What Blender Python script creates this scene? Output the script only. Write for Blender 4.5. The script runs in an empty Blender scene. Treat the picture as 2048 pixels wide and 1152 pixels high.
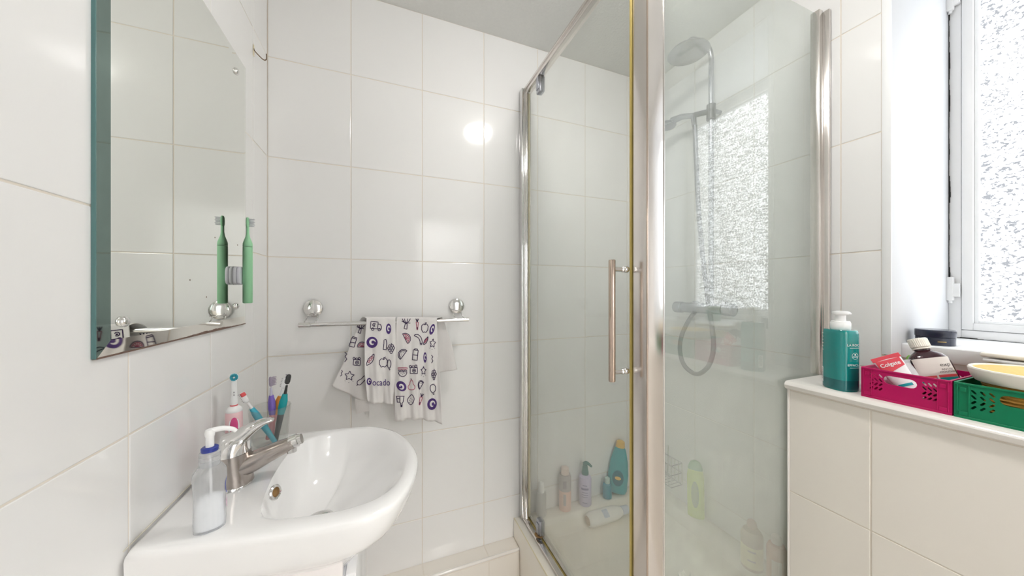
import bpy, bmesh, math, random
from mathutils import Vector, Matrix
from mathutils.geometry import tessellate_polygon

random.seed(4)
SC = bpy.context.scene
COL = SC.collection
PI = math.pi

# ------------------------------------------------------------------ camera
F_PX, TH, YH = 645.77, 0.375867, 581.0
CT, ST = math.cos(TH), math.sin(TH)
H = 1.24                                    # camera height above the floor
cam_d = bpy.data.cameras.new('camera')
cam = bpy.data.objects.new('camera', cam_d)
COL.objects.link(cam)
cam.location = (0, 0, H)
cam.rotation_euler = (PI / 2, 0, -TH)
cam_d.sensor_width = 36.0
cam_d.lens = F_PX / 2048 * 36.0
cam_d.shift_y = (YH - 576) / 2048
cam_d.clip_start = 0.01
SC.camera = cam

# ------------------------------------------------------------------ world, exposure
W = bpy.data.worlds.new('world'); SC.world = W
W.use_nodes = True
W.node_tree.nodes['Background'].inputs[0].default_value = (0.86, 0.92, 1.0, 1)
W.node_tree.nodes['Background'].inputs[1].default_value = 1.0
vs = SC.view_settings
vs.view_transform = 'Standard'; vs.look = 'None'; vs.gamma = 1.0; vs.use_curve_mapping = False
vs.exposure = 1.07
LAMP_STRENGTH = 50.0
FILL_STRENGTH = 172.0  # strength of the added lamp beyond the doorway
WINDOW_STRENGTH = 3.1
SC.cycles.use_denoising = True
SC.cycles.max_bounces = 16
SC.cycles.diffuse_bounces = 8
SC.cycles.glossy_bounces = 8
SC.cycles.transmission_bounces = 8
SC.cycles.transparent_max_bounces = 24
SC.cycles.sample_clamp_indirect = 8.0
SC.cycles.caustics_reflective = False
SC.cycles.caustics_refractive = False

# ------------------------------------------------------------------ photo pixel -> place
def ray(x, y):
    a = (x - 1024) / F_PX; b = (YH - y) / F_PX
    return (a * CT + ST, -a * ST + CT, b)
def onX(x, y, X):
    d = ray(x, y); k = X / d[0]; return Vector((d[0]*k, d[1]*k, d[2]*k + H))
def onY(x, y, Y):
    d = ray(x, y); k = Y / d[1]; return Vector((d[0]*k, d[1]*k, d[2]*k + H))
def onZ(x, y, Z):
    d = ray(x, y); k = (Z - H) / d[2]; return Vector((d[0]*k, d[1]*k, Z))

# room constants (metres, floor at z=0)
XL, XR, YB, YF = -0.3633, 1.2988, 1.30, -0.95
ZC = H + 1.08
TW, TH_, Z0 = 0.25, 0.3339, H + 0.113
XD = 0.574                                   # plane of the shower door
YP = 0.600                                   # plane of the fixed shower panel
ZR = H - 0.985                               # rim of the shower tray
XH, ZL = 1.105, H - 0.265                    # half wall face, ledge top
XW = 1.675                                   # window plane
YJ = 0.456                                   # window jamb
YJ2 = -0.215
ZSILL = H - 0.148

# ------------------------------------------------------------------ materials
MATS = {}
def nt(name):
    m = bpy.data.materials.new(name); m.use_nodes = True
    t = m.node_tree; t.nodes.clear()
    return m, t
def new(t, kind, **kw):
    n = t.nodes.new(kind)
    for k, v in kw.items(): setattr(n, k, v)
    return n
def c4(c): return (c[0], c[1], c[2], 1.0)

def plain(name, col, rough=0.4, metal=0.0, var=0.04, scale=40.0, bump=0.0, bscale=200.0, coat=0.0,
          trans=0.0, ior=1.5, sss=0.0, spec=0.5, col2=None, aniso=None):
    """Principled material with procedural colour variation and relief."""
    if name in MATS: return MATS[name]
    m, t = nt(name)
    o = new(t, 'ShaderNodeOutputMaterial'); p = new(t, 'ShaderNodeBsdfPrincipled')
    t.links.new(p.outputs[0], o.inputs[0])
    tc = new(t, 'ShaderNodeTexCoord')
    nz = new(t, 'ShaderNodeTexNoise'); nz.inputs['Scale'].default_value = scale; nz.inputs['Detail'].default_value = 3
    t.links.new(tc.outputs['Object'], nz.inputs['Vector'])
    mx = new(t, 'ShaderNodeMix', data_type='RGBA')
    d = col2 if col2 else tuple(max(0, v * (1 - var)) for v in col)
    mx.inputs[6].default_value = c4(col); mx.inputs[7].default_value = c4(d)
    t.links.new(nz.outputs[0], mx.inputs[0]); t.links.new(mx.outputs[2], p.inputs['Base Color'])
    p.inputs['Roughness'].default_value = rough; p.inputs['Metallic'].default_value = metal
    p.inputs['IOR'].default_value = ior
    p.inputs['Transmission Weight'].default_value = trans
    p.inputs['Coat Weight'].default_value = coat
    p.inputs['Specular IOR Level'].default_value = spec
    if sss: p.inputs['Subsurface Weight'].default_value = sss; p.inputs['Subsurface Radius'].default_value = (.01, .01, .01)
    if bump:
        n2 = new(t, 'ShaderNodeTexNoise'); n2.inputs['Scale'].default_value = bscale; n2.inputs['Detail'].default_value = 4
        t.links.new(tc.outputs['Object'], n2.inputs['Vector'])
        b = new(t, 'ShaderNodeBump'); b.inputs['Strength'].default_value = bump; b.inputs['Distance'].default_value = 0.002
        t.links.new(n2.outputs[0], b.inputs['Height']); t.links.new(b.outputs[0], p.inputs['Normal'])
    MATS[name] = m
    return m

def glass_sheet(name, tint, haze_col, haze_lo, haze_hi, nscale=3.0, ior=1.5, rough=0.0, zlow=None):
    """Clear sheet: transparent + Fresnel reflection + a film of lime and soap that scatters light."""
    m, t = nt(name)
    o = new(t, 'ShaderNodeOutputMaterial')
    tr = new(t, 'ShaderNodeBsdfTransparent'); tr.inputs[0].default_value = c4(tint)
    df = new(t, 'ShaderNodeBsdfDiffuse'); df.inputs[0].default_value = c4(haze_col)
    tl = new(t, 'ShaderNodeBsdfTranslucent'); tl.inputs[0].default_value = c4(haze_col)
    hz = new(t, 'ShaderNodeMixShader'); hz.inputs[0].default_value = 0.5
    t.links.new(df.outputs[0], hz.inputs[1]); t.links.new(tl.outputs[0], hz.inputs[2])
    gl = new(t, 'ShaderNodeBsdfGlossy'); gl.inputs['Roughness'].default_value = rough
    fr = new(t, 'ShaderNodeFresnel')
    ge = new(t, 'ShaderNodeNewGeometry'); mi_ = new(t, 'ShaderNodeMix'); mi_.inputs[2].default_value = ior; mi_.inputs[3].default_value = 1/ior
    t.links.new(ge.outputs['Backfacing'], mi_.inputs[0]); t.links.new(mi_.outputs[0], fr.inputs[0])   # same reflectance on both faces of the sheet
    tc = new(t, 'ShaderNodeTexCoord')
    nz = new(t, 'ShaderNodeTexNoise'); nz.inputs['Scale'].default_value = nscale; nz.inputs['Detail'].default_value = 3
    nz.inputs['Roughness'].default_value = 0.55
    t.links.new(tc.outputs['Object'], nz.inputs['Vector'])
    fi = new(t, 'ShaderNodeTexNoise'); fi.inputs['Scale'].default_value = 260; fi.inputs['Detail'].default_value = 2
    sm = new(t, 'ShaderNodeMapping'); sm.inputs['Scale'].default_value = (1, 1, .04)      # run-off streaks
    t.links.new(tc.outputs['Object'], sm.inputs[0]); t.links.new(sm.outputs[0], fi.inputs['Vector'])
    ad = new(t, 'ShaderNodeMath', operation='MULTIPLY_ADD'); ad.inputs[1].default_value = 0.18
    t.links.new(fi.outputs[0], ad.inputs[0]); t.links.new(nz.outputs[0], ad.inputs[2])
    mr = new(t, 'ShaderNodeMapRange'); mr.inputs[1].default_value = 0.35; mr.inputs[2].default_value = 0.85
    mr.inputs[3].default_value = haze_lo; mr.inputs[4].default_value = haze_hi
    t.links.new(ad.outputs[0], mr.inputs[0])
    fac = mr.outputs[0]
    if zlow:                                  # soap scum thickens towards the tray
        sx = new(t, 'ShaderNodeSeparateXYZ'); t.links.new(tc.outputs['Object'], sx.inputs[0])
        r2 = new(t, 'ShaderNodeMapRange'); r2.inputs[1].default_value = zlow[0]; r2.inputs[2].default_value = zlow[1]
        r2.inputs[3].default_value = zlow[2]; r2.inputs[4].default_value = 1.0
        t.links.new(sx.outputs[2], r2.inputs[0])
        mm = new(t, 'ShaderNodeMath', operation='MULTIPLY', use_clamp=True)
        t.links.new(fac, mm.inputs[0]); t.links.new(r2.outputs[0], mm.inputs[1]); fac = mm.outputs[0]
    m1 = new(t, 'ShaderNodeMixShader'); t.links.new(fac, m1.inputs[0])
    t.links.new(tr.outputs[0], m1.inputs[1]); t.links.new(hz.outputs[0], m1.inputs[2])
    m2 = new(t, 'ShaderNodeMixShader'); t.links.new(fr.outputs[0], m2.inputs[0])
    t.links.new(m1.outputs[0], m2.inputs[1]); t.links.new(gl.outputs[0], m2.inputs[2])
    t.links.new(m2.outputs[0], o.inputs[0])
    MATS[name] = m
    return m

def emitter(name, col, s):
    m, t = nt(name)
    o = new(t, 'ShaderNodeOutputMaterial'); e = new(t, 'ShaderNodeEmission')
    e.inputs[0].default_value = c4(col); e.inputs[1].default_value = s
    t.links.new(e.outputs[0], o.inputs[0]); MATS[name] = m
    return m

def window_glass(name):
    """Obscured, hammered pane with the sky behind it: dimples turn parts of it towards darker surroundings."""
    m, t = nt(name)
    o = new(t, 'ShaderNodeOutputMaterial')
    tc = new(t, 'ShaderNodeTexCoord')
    mp = new(t, 'ShaderNodeMapping'); mp.inputs['Scale'].default_value = (1, 1, 1.35)
    t.links.new(tc.outputs['Object'], mp.inputs[0])
    nz = new(t, 'ShaderNodeTexNoise'); nz.inputs['Scale'].default_value = 112; nz.inputs['Detail'].default_value = 1.5
    nz.inputs['Distortion'].default_value = 0.6
    t.links.new(mp.outputs[0], nz.inputs['Vector'])
    cr = new(t, 'ShaderNodeValToRGB'); cr.color_ramp.elements[0].position = 0.41; cr.color_ramp.elements[1].position = 0.63
    cr.color_ramp.elements[0].color = (0.085, 0.089, 0.096, 1); cr.color_ramp.elements[1].color = (0.94, 0.97, 1.0, 1)
    t.links.new(nz.outputs[0], cr.inputs[0])
    e = new(t, 'ShaderNodeEmission'); e.inputs[1].default_value = WINDOW_STRENGTH
    t.links.new(cr.outputs[0], e.inputs[0])
    g = new(t, 'ShaderNodeBsdfGlossy'); g.inputs['Roughness'].default_value = 0.1
    b = new(t, 'ShaderNodeBump'); b.inputs['Strength'].default_value = 0.6; b.inputs['Distance'].default_value = 0.002
    t.links.new(nz.outputs[0], b.inputs['Height']); t.links.new(b.outputs[0], g.inputs['Normal'])
    mx = new(t, 'ShaderNodeMixShader'); mx.inputs[0].default_value = 0.06
    t.links.new(e.outputs[0], mx.inputs[1]); t.links.new(g.outputs[0], mx.inputs[2])
    t.links.new(mx.outputs[0], o.inputs[0]); MATS[name] = m
    return m

M_tile = plain('white_glazed_tile', (0.845, 0.84, 0.832), 0.09, var=0.025, scale=3, bump=0.03, bscale=9)
M_tile_b = plain('beige_glazed_tile', (0.82, 0.775, 0.71), 0.12, var=0.03, scale=3, bump=0.05, bscale=9)
M_grout = plain('grout', (0.80, 0.76, 0.70), 0.85, col2=(0.70, 0.62, 0.52), scale=5)
M_ceil = plain('stippled_ceiling_paint', (0.77, 0.77, 0.75), 0.8, bump=0.9, bscale=110, var=0.06, scale=90)
M_paint = plain('white_paint', (0.86, 0.87, 0.88), 0.5, var=0.03, scale=8)
M_floor = plain('vinyl_floor', (0.72, 0.69, 0.65), 0.4, var=0.1, scale=12)
M_ledge = plain('glossy_ledge_white', (0.83, 0.80, 0.76), 0.12, var=0.05, scale=10)
M_tray = plain('shower_tray_acrylic', (0.88, 0.85, 0.79), 0.25, col2=(0.84, 0.78, 0.66), scale=7)
M_chrome = plain('polished_chrome', (0.80, 0.79, 0.78), 0.07, 1.0, var=0.05)
M_chrome_b = plain('brushed_aluminium', (0.78, 0.74, 0.71), 0.20, 1.0, var=0.06, scale=15)
M_bronze = plain('tarnished_chrome', (0.62, 0.50, 0.42), 0.14, 1.0, var=0.15, scale=30)
M_tap = plain('limescaled_chrome', (0.56, 0.52, 0.49), 0.24, 1.0, col2=(0.38, 0.33, 0.30), scale=45)
M_yellow = plain('yellowed_seal', (0.62, 0.47, 0.14), 0.4, var=0.2, scale=50)
M_rust = plain('rust_stain', (0.36, 0.20, 0.07), 0.8, var=0.4, scale=90)
M_ceramic = plain('white_ceramic', (0.87, 0.865, 0.86), 0.07, var=0.015, scale=5, coat=0.3)
M_cab = plain('white_cabinet', (0.84, 0.80, 0.79), 0.3, var=0.02)
M_cab_w = plain('white_cabinet_edge', (0.88, 0.88, 0.89), 0.3, var=0.02)
M_mirror = plain('mirror_silver', (0.88, 0.90, 0.86), 0.0, 1.0, var=0.0)
M_mirror_e = plain('green_bevel_dark_reflection', (0.20, 0.27, 0.25), 0.03, 1.0, var=0.15, scale=30)  # green glass tint, with the left bevel's dark reflection put into the colour
M_mirror_b = plain('bevel_silver', (0.88, 0.86, 0.80), 0.03, 1.0, var=0.02)
M_mir_rust = plain('mirror_edge_decay', (0.20, 0.12, 0.09), 0.7, var=0.4, scale=60)
M_frame = plain('white_window_metal', (0.86, 0.86, 0.86), 0.35, var=0.04, scale=20)
M_black = plain('gap_black', (0.02, 0.02, 0.02), 0.9)
M_green = plain('mint_green_plastic', (0.30, 0.62, 0.36), 0.35, var=0.03)
M_white = plain('white_plastic', (0.88, 0.88, 0.88), 0.3, var=0.02)
M_cream = plain('cream_plastic', (0.84, 0.80, 0.72), 0.35, var=0.03)
M_grey = plain('pale_grey_plastic', (0.62, 0.63, 0.66), 0.35, var=0.03)
M_pink = plain('pale_pink_plastic', (0.86, 0.58, 0.60), 0.3, var=0.03)
M_hotpink = plain('magenta_button', (0.70, 0.08, 0.26), 0.35, var=0.05)
M_blue = plain('navy_collar', (0.03, 0.05, 0.30), 0.3, var=0.05)
M_teal = plain('teal_plastic', (0.0, 0.30, 0.33), 0.3, var=0.05)
M_purple = plain('violet_plastic', (0.22, 0.14, 0.55), 0.25, var=0.1)
M_lilacg = plain('mauve_bristles', (0.42, 0.36, 0.47), 0.6, var=0.2, scale=300)
M_orange = plain('orange_plastic', (0.85, 0.33, 0.05), 0.3, var=0.05)
M_dark = plain('black_plastic', (0.025, 0.025, 0.027), 0.3, var=0.1)
M_red = plain('red_plastic', (0.72, 0.08, 0.09), 0.35, var=0.05)
M_cyan = plain('cyan_bristles', (0.02, 0.42, 0.55), 0.5, var=0.2, scale=300)
M_magenta = plain('magenta_crate_plastic', (0.46, 0.002, 0.098), 0.45, var=0.06, spec=0.3)
M_crateg = plain('green_crate_plastic', (0.0, 0.185, 0.08), 0.45, var=0.06, spec=0.3)
M_cloth = plain('white_muslin', (0.80, 0.775, 0.765), 0.9, var=0.05, scale=30, bump=0.3, bscale=500, spec=0.1)
M_ink = plain('indigo_ink', (0.055, 0.035, 0.085), 0.9, spec=0.05)
M_inkp = plain('purple_ink', (0.095, 0.055, 0.20), 0.9, spec=0.05)
M_inkr = plain('rose_ink', (0.45, 0.14, 0.20), 0.9, spec=0.05)
M_tealb = plain('teal_gel', (0.0, 0.235, 0.225), 0.12, var=0.06, scale=12, coat=0.6)
M_tealb_d = plain('dark_teal_gel', (0.0, 0.12, 0.13), 0.12, var=0.06, coat=0.6)
M_amber = plain('dark_brown_glass', (0.035, 0.006, 0.012), 0.06, var=0.1, coat=0.6)
M_label = plain('printed_paper', (0.78, 0.73, 0.68), 0.5, var=0.02)
M_navy = plain('dark_navy_jar', (0.018, 0.022, 0.045), 0.25, var=0.05, coat=0.3)
M_yel = plain('yellow_sponge', (0.86, 0.62, 0.22), 0.85, var=0.25, scale=160, bump=0.7, bscale=300)
M_weave = plain('orange_wicker', (0.72, 0.36, 0.06), 0.6, var=0.4, scale=200, bump=0.6, bscale=250)
M_yband = plain('pale_yellow_band', (0.80, 0.66, 0.30), 0.5, var=0.2, scale=120)
M_leaf = plain('succulent_green', (0.25, 0.42, 0.20), 0.5, var=0.2)
M_pot = plain('sage_pot', (0.18, 0.42, 0.33), 0.4, var=0.1)
M_lilac = plain('lilac_bottle', (0.58, 0.53, 0.72), 0.3, var=0.03)
M_pumpd = plain('dark_green_pump', (0.03, 0.16, 0.15), 0.3)
M_peach = plain('peach_bottle', (0.82, 0.52, 0.42), 0.3, var=0.05)
M_taupe = plain('taupe_bottle', (0.45, 0.40, 0.40), 0.3, var=0.06)
M_turq = plain('turquoise_bottle', (0.04, 0.42, 0.43), 0.3, col2=(0.05, 0.28, 0.33), scale=60)
M_gold = plain('gold_cap', (0.80, 0.52, 0.14), 0.35, var=0.06)
M_bluegel = plain('blue_bottle', (0.03, 0.20, 0.42), 0.3, col2=(0.02, 0.34, 0.30), scale=60)
M_lime = plain('lime_bottle', (0.55, 0.72, 0.10), 0.3, var=0.05)
M_creamb = plain('cream_bottle', (0.80, 0.70, 0.42), 0.35, var=0.05)
M_tan = plain('tan_bottle', (0.55, 0.44, 0.34), 0.35, var=0.05)
M_redb = plain('terracotta_bottle', (0.58, 0.22, 0.14), 0.35, var=0.08)
M_steel = plain('dull_steel', (0.42, 0.43, 0.47), 0.25, 1.0, var=0.1)
M_hose = plain('steel_hose', (0.22, 0.22, 0.25), 0.35, 0.8, var=0.3, scale=300)
M_hook = plain('rusty_hook', (0.16, 0.10, 0.05), 0.5, 0.6, var=0.3, scale=200)
M_tape = plain('yellowed_tape', (0.80, 0.72, 0.52), 0.7, var=0.15, scale=60)
M_soap = glass_sheet('clear_soap_plastic', (0.93, 0.94, 0.95), (0.86, 0.87, 0.89), 0.27, 0.36, 12, 1.35)
M_liq = plain('white_soap', (0.88, 0.89, 0.91), 0.35, var=0.02)
M_glass = glass_sheet('tumbler_glass', (0.94, 0.95, 0.94), (0.8, 0.8, 0.8), 0.03, 0.08, 20, 1.45)
M_clearp = glass_sheet('clear_bristles', (0.9, 0.92, 0.95), (0.9, 0.9, 0.92), 0.45, 0.6, 200, 1.3)
M_door = glass_sheet('door_glass', (0.982, 0.99, 0.98), (0.95, 0.945, 0.89), 0.035, 0.085, 3.0, 1.38, zlow=(H - 1.0, H - 0.55, 2.4))
M_panel = glass_sheet('fixed_panel_glass', (0.955, 0.98, 0.972), (0.86, 0.885, 0.83), 0.17, 0.25, 5.0, 1.65, zlow=(H - 1.0, H - 0.3, 1.35))
M_pane = window_glass('hammered_window_glass')
M_lamp = emitter('lamp_diffuser', (1.0, 0.975, 0.945), LAMP_STRENGTH)
M_fill = emitter('fill_lamp_diffuser', (1.0, 0.97, 0.935), FILL_STRENGTH)  # glow of the added fill lamp, out of view

# ------------------------------------------------------------------ object helpers
def tag(o, label=None, cat=None, group=None, kind=None):
    if label: o['label'] = label
    if cat: o['category'] = cat
    if group: o['group'] = group
    if kind: o['kind'] = kind
    return o
def thing(name, label, cat, loc=(0, 0, 0), rz=0.0, group=None, mat=None):
    o = bpy.data.objects.new(name, None); COL.objects.link(o)
    o.empty_display_size = 0.05
    if mat is not None: o.matrix_world = mat
    else: o.location = loc; o.rotation_euler = (0, 0, rz)
    return tag(o, label, cat, group)

class MB:
    """collects verts and faces of one part"""
    def __init__(s): s.v = []; s.f = []
    def add(s, v, f):
        n = len(s.v); s.v += [tuple(p) for p in v]; s.f += [tuple(i + n for i in q) for q in f]; return s
    def box(s, a, b, bev=0.0, seg=2):
        bm = bmesh.new()
        bmesh.ops.create_cube(bm, size=1.0)
        for v in bm.verts:
            v.co = Vector([(a[i] + b[i]) / 2 + v.co[i] * (b[i] - a[i]) for i in range(3)])
        if bev: bmesh.ops.bevel(bm, geom=bm.edges[:], offset=bev, segments=seg, profile=0.5, affect='EDGES')
        bm.verts.index_update()
        s.add([v.co[:] for v in bm.verts], [[v.index for v in f.verts] for f in bm.faces]); bm.free(); return s
    def rings(s, rings, cap0=True, cap1=True, closed=True):
        """loft equal-length rings"""
        n = len(rings[0]); vs = [p for r in rings for p in r]; fs = []
        for i in range(len(rings) - 1):
            for j in range(n if closed else n - 1):
                k = (j + 1) % n
                fs.append((i*n + j, i*n + k, (i+1)*n + k, (i+1)*n + j))
        if cap0: fs.append(tuple(reversed(range(n))))
        if cap1: fs.append(tuple((len(rings)-1)*n + j for j in range(n)))
        return s.add(vs, fs)
    def lathe(s, prof, n=32, c=(0, 0), sx=1.0, sy=1.0, p=2.0, cap0=True, cap1=True, ribs=0, ribd=0.0):
        """prof: list of (r, z) or (r, z, sx, sy); superellipse exponent p"""
        R = []
        for q in prof:
            r, z = q[0], q[1]; ax = q[2] if len(q) > 2 else sx; ay = q[3] if len(q) > 3 else sy
            pp = q[4] if len(q) > 4 else p
            ring = []
            for j in range(n):
                a = 2*PI*j/n; ca, sa = math.cos(a), math.sin(a)
                rr = r * (1 + (ribd * (1 if (j*ribs*2//n) % 2 else 0) if ribs else 0))
                x = math.copysign(abs(ca)**(2/pp), ca) * rr * ax; y = math.copysign(abs(sa)**(2/pp), sa) * rr * ay
                ring.append((c[0] + x, c[1] + y, z))
            R.append(ring)
        return s.rings(R, cap0, cap1)
    def tube(s, pts, r, n=12, cap=True, sy=1.0, up=(0, 0, 1)):
        """sweep along pts; r constant or list; sy flattens the section"""
        P = [Vector(p) for p in pts]; rs = r if isinstance(r, (list, tuple)) else [r]*len(P)
        R = []; U = Vector(up)
        prev = None
        for i, p in enumerate(P):
            d = (P[min(i+1, len(P)-1)] - P[max(i-1, 0)]).normalized()
            a = d.cross(U) if prev is None else prev - d * prev.dot(d)
            if a.length < 1e-4: a = d.cross(Vector((1, 0, 0)))
            a.normalize(); b = d.cross(a); prev = a
            fl = sy[i] if isinstance(sy, (list, tuple)) else sy
            R.append([p + a*rs[i]*math.cos(2*PI*j/n) + b*rs[i]*fl*math.sin(2*PI*j/n) for j in range(n)])
        return s.rings(R, cap, cap)
    def plate(s, outer, holes, t, M):
        """flat plate with holes in local (u,v), thickness t along local n; M maps (u,v,n)"""
        loops = [outer] + holes
        flat = [p for l in loops for p in l]; n = len(flat)
        tris = tessellate_polygon([[Vector((p[0], p[1], 0)) for p in l] for l in loops])
        v = [M(p[0], p[1], 0) for p in flat] + [M(p[0], p[1], t) for p in flat]
        f = [tuple(q) for q in tris] + [tuple(i + n for i in reversed(q)) for q in tris]
        k = 0
        for l in loops:
            m = len(l)
            for i in range(m):
                a, b = k + i, k + (i+1) % m
                f.append((a, b, b + n, a + n))
            k += m
        return s.add(v, f)
    def map(s, fn):
        s.v = [tuple(fn(Vector(p))) for p in s.v]; return s
    def build(s, name, mat, parent=None, smooth=40, recalc=True):
        me = bpy.data.meshes.new(name); me.from_pydata(s.v, [], s.f)
        if recalc:
            bm = bmesh.new(); bm.from_mesh(me)
            bmesh.ops.recalc_face_normals(bm, faces=bm.faces[:]); bm.to_mesh(me); bm.free()
        me.materials.append(mat)
        if smooth:
            me.shade_smooth(); me.set_sharp_from_angle(angle=math.radians(smooth))
        me.update()
        o = bpy.data.objects.new(name, me); COL.objects.link(o)
        if parent: o.parent = parent
        return o

def spline(pts, n=8, closed=False):
    P = [Vector(p) for p in pts]; out = []; L = len(P)
    for i in range(L if closed else L - 1):
        g = (lambda k: P[k % L]) if closed else (lambda k: P[max(0, min(L-1, k))])
        p0, p1, p2, p3 = g(i-1), g(i), g(i+1), g(i+2)
        for j in range(n):
            t = j / n
            out.append(0.5*((2*p1) + (p2-p0)*t + (2*p0-5*p1+4*p2-p3)*t*t + (3*p1-p0-3*p2+p3)*t**3))
    if not closed: out.append(P[-1])
    return out

def text_mesh(txt, size=1.0, bold=0.0):
    cu = bpy.data.curves.new('lettering', 'FONT'); cu.body = txt; cu.size = size
    cu.align_x = 'CENTER'; cu.align_y = 'CENTER'; cu.offset = bold; cu.resolution_u = 3
    ob = bpy.data.objects.new('lettering', cu); COL.objects.link(ob)
    dg = bpy.context.evaluated_depsgraph_get(); dg.update()
    me = ob.evaluated_get(dg).to_mesh()
    v = [p.co[:] for p in me.vertices]; f = [tuple(q.vertices) for q in me.polygons]
    ob.evaluated_get(dg).to_mesh_clear()
    bpy.data.objects.remove(ob); bpy.data.curves.remove(cu)
    return v, f

def struct(name, mb, mat, smooth=30):
    return tag(mb.build(name, mat, None, smooth), kind='structure')

# ------------------------------------------------------------------ tiles
TILE_CACHE = {}
GAP = 0.0028
def tile_mesh(w, h, mat):
    key = (round(w, 3), round(h, 3), mat.name)
    if key not in TILE_CACHE:
        mb = MB().box((-w/2, -h/2, -0.006), (w/2, h/2, 0), 0.0011, 2)
        o = mb.build('tile', mat, None, 0); TILE_CACHE[key] = o.data
        bpy.data.objects.remove(o)
    return TILE_CACHE[key]
def lay_tiles(parent, org, u, v, us, vs, mat, skip=None):
    """tiles between the joint positions us (along u) and vs (along v); face normal is u x v"""
    u, v, org = Vector(u), Vector(v), Vector(org); n = u.cross(v)
    for i in range(len(us) - 1):
        for j in range(len(vs) - 1):
            w = us[i+1] - us[i] - GAP; h = vs[j+1] - vs[j] - GAP
            if w < 0.008 or h < 0.008: continue
            cu, cv = (us[i] + us[i+1]) / 2, (vs[j] + vs[j+1]) / 2
            if skip and skip(cu, cv): continue
            o = bpy.data.objects.new('tile', tile_mesh(w, h, mat)); COL.objects.link(o)
            M = Matrix((u, v, n)).transposed().to_4x4()
            M = M @ Matrix.Rotation(random.uniform(-.0016, .0016), 4, 'X') @ Matrix.Rotation(random.uniform(-.0016, .0016), 4, 'Y')
            M.translation = org + u*cu + v*cv + n*random.uniform(-.0002, .0002)
            o.matrix_world = M; o.parent = parent
ZJ = [z for z in [Z0 + k*TH_ for k in range(-3, 3)] if 0 < z < ZC]
ZS = [0.0] + ZJ + [ZC]

# ------------------------------------------------------------------ room shell
struct('floor', MB().box((XL - .1, YF - .1, -.1), (XR + .5, YB + .1, 0)), M_floor)
struct('ceiling', MB().box((XL - .1, YF - .1, ZC), (XR + .5, YB + .1, ZC + .1)), M_ceil)
DX0, DX1, DZ = .30, 1.06, 2.0                    # added doorway behind the camera, lets fill light in from an added landing
struct('wall_front', MB().box((XL - .1, YF - .1, 0), (DX0, YF, ZC)).box((DX1, YF - .1, 0), (XR + .5, YF, ZC)).box((DX0, YF - .1, DZ), (DX1, YF, ZC)), M_paint)
struct('trim_4', MB().box((DX0, YF - .1, 0), (DX0 + .025, YF + .012, DZ)).box((DX1 - .025, YF - .1, 0), (DX1, YF + .012, DZ)).box((DX0 + .025, YF - .1, DZ - .025), (DX1 - .025, YF + .012, DZ)), M_paint)  # frame of the added doorway
hy0 = YF - 1.25  # unseen landing shell, added to hold the fill lamp
struct('wall_added_landing', MB().box((XL - .1, hy0 - .1, 0), (XR + .5, hy0, ZC)).box((XL - .2, hy0, 0), (XL - .1, YF - .1, ZC)).box((XR + .5, hy0, 0), (XR + .6, YF - .1, ZC)), M_paint)
struct('floor_added_landing', MB().box((XL - .1, hy0 - .1, -.1), (XR + .5, YF - .1, 0)), M_floor)
struct('ceiling_added_landing', MB().box((XL - .1, hy0 - .1, ZC), (XR + .5, YF - .1, ZC + .1)), M_ceil)
RC = 0.0012                                      # joint recess
wb = struct('wall_back', MB().box((XL - .1, YB + RC, 0), (XR + .5, YB + .1, ZC)), M_grout)
lay_tiles(wb, (0, YB, 0), (1, 0, 0), (0, 0, 1), [XL + k*TW for k in range(7)] + [XR], ZS, M_tile)
wl = struct('wall_left', MB().box((XL - .1, YF, 0), (XL - RC, YB, ZC)), M_grout)
lay_tiles(wl, (XL, 0, 0), (0, 1, 0), (0, 0, 1), [YF, -.576, -.326, -.076, .174, .424, .674, .924, 1.174, YB], ZS, M_tile)
# right wall with the window opening
XO = XW + 0.06
ZT = H + 1.0
wr = MB()
wr.box((XR + RC, YJ, 0), (XO, YB, ZC)); wr.box((XR + RC, YJ2, ZT), (XO, YJ, ZC))
wr.box((XR + .075 + RC, YJ2, 0), (XO, YJ, ZSILL - .041)); wr.box((XR + RC, YF, 0), (XO, YJ2, ZC))
wro = struct('wall_right', wr, M_grout)
lay_tiles(wro, (XR, 0, 0), (0, -1, 0), (0, 0, 1), [-YB] + [-(YB - k*TW) for k in range(1, 4)] + [-YJ - .006], ZS, M_tile)
lay_tiles(wro, (XR + .075, 0, 0), (0, -1, 0), (0, 0, 1), [-YJ, -.30, -.05, -YJ2], [ZL - .03, ZSILL - .042], M_tile)
lay_tiles(wro, (XR, 0, 0), (0, -1, 0), (0, 0, 1), [-YJ2, .465, .715, -YF], ZS, M_tile)
lay_tiles(wro, (XR, 0, 0), (0, -1, 0), (0, 0, 1), [-YJ, -.30, -.05, -YJ2], [ZT, ZC], M_tile)
# plastered reveals and the plastic corner trim of the opening
rv = MB(); rv.box((XR + .002, YJ - .012, ZSILL - .04), (XW, YJ, ZT), .001)
rvo = struct('trim_1', rv, plain('reveal_paint', (.74, .75, .77), .55, var=.03, scale=8))
struct('trim_2', MB().box((XR - .002, YJ - .0125, ZSILL - .03), (XR + .004, YJ + .006, ZT), .0015), M_paint)
struct('trim_3', MB().box((XR + .002, YJ2, ZT - .012), (XW, YJ, ZT), .001).box((XR + .002, YJ2, ZSILL - .04), (XW, YJ2 + .012, ZT), .001), M_paint)

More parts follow.
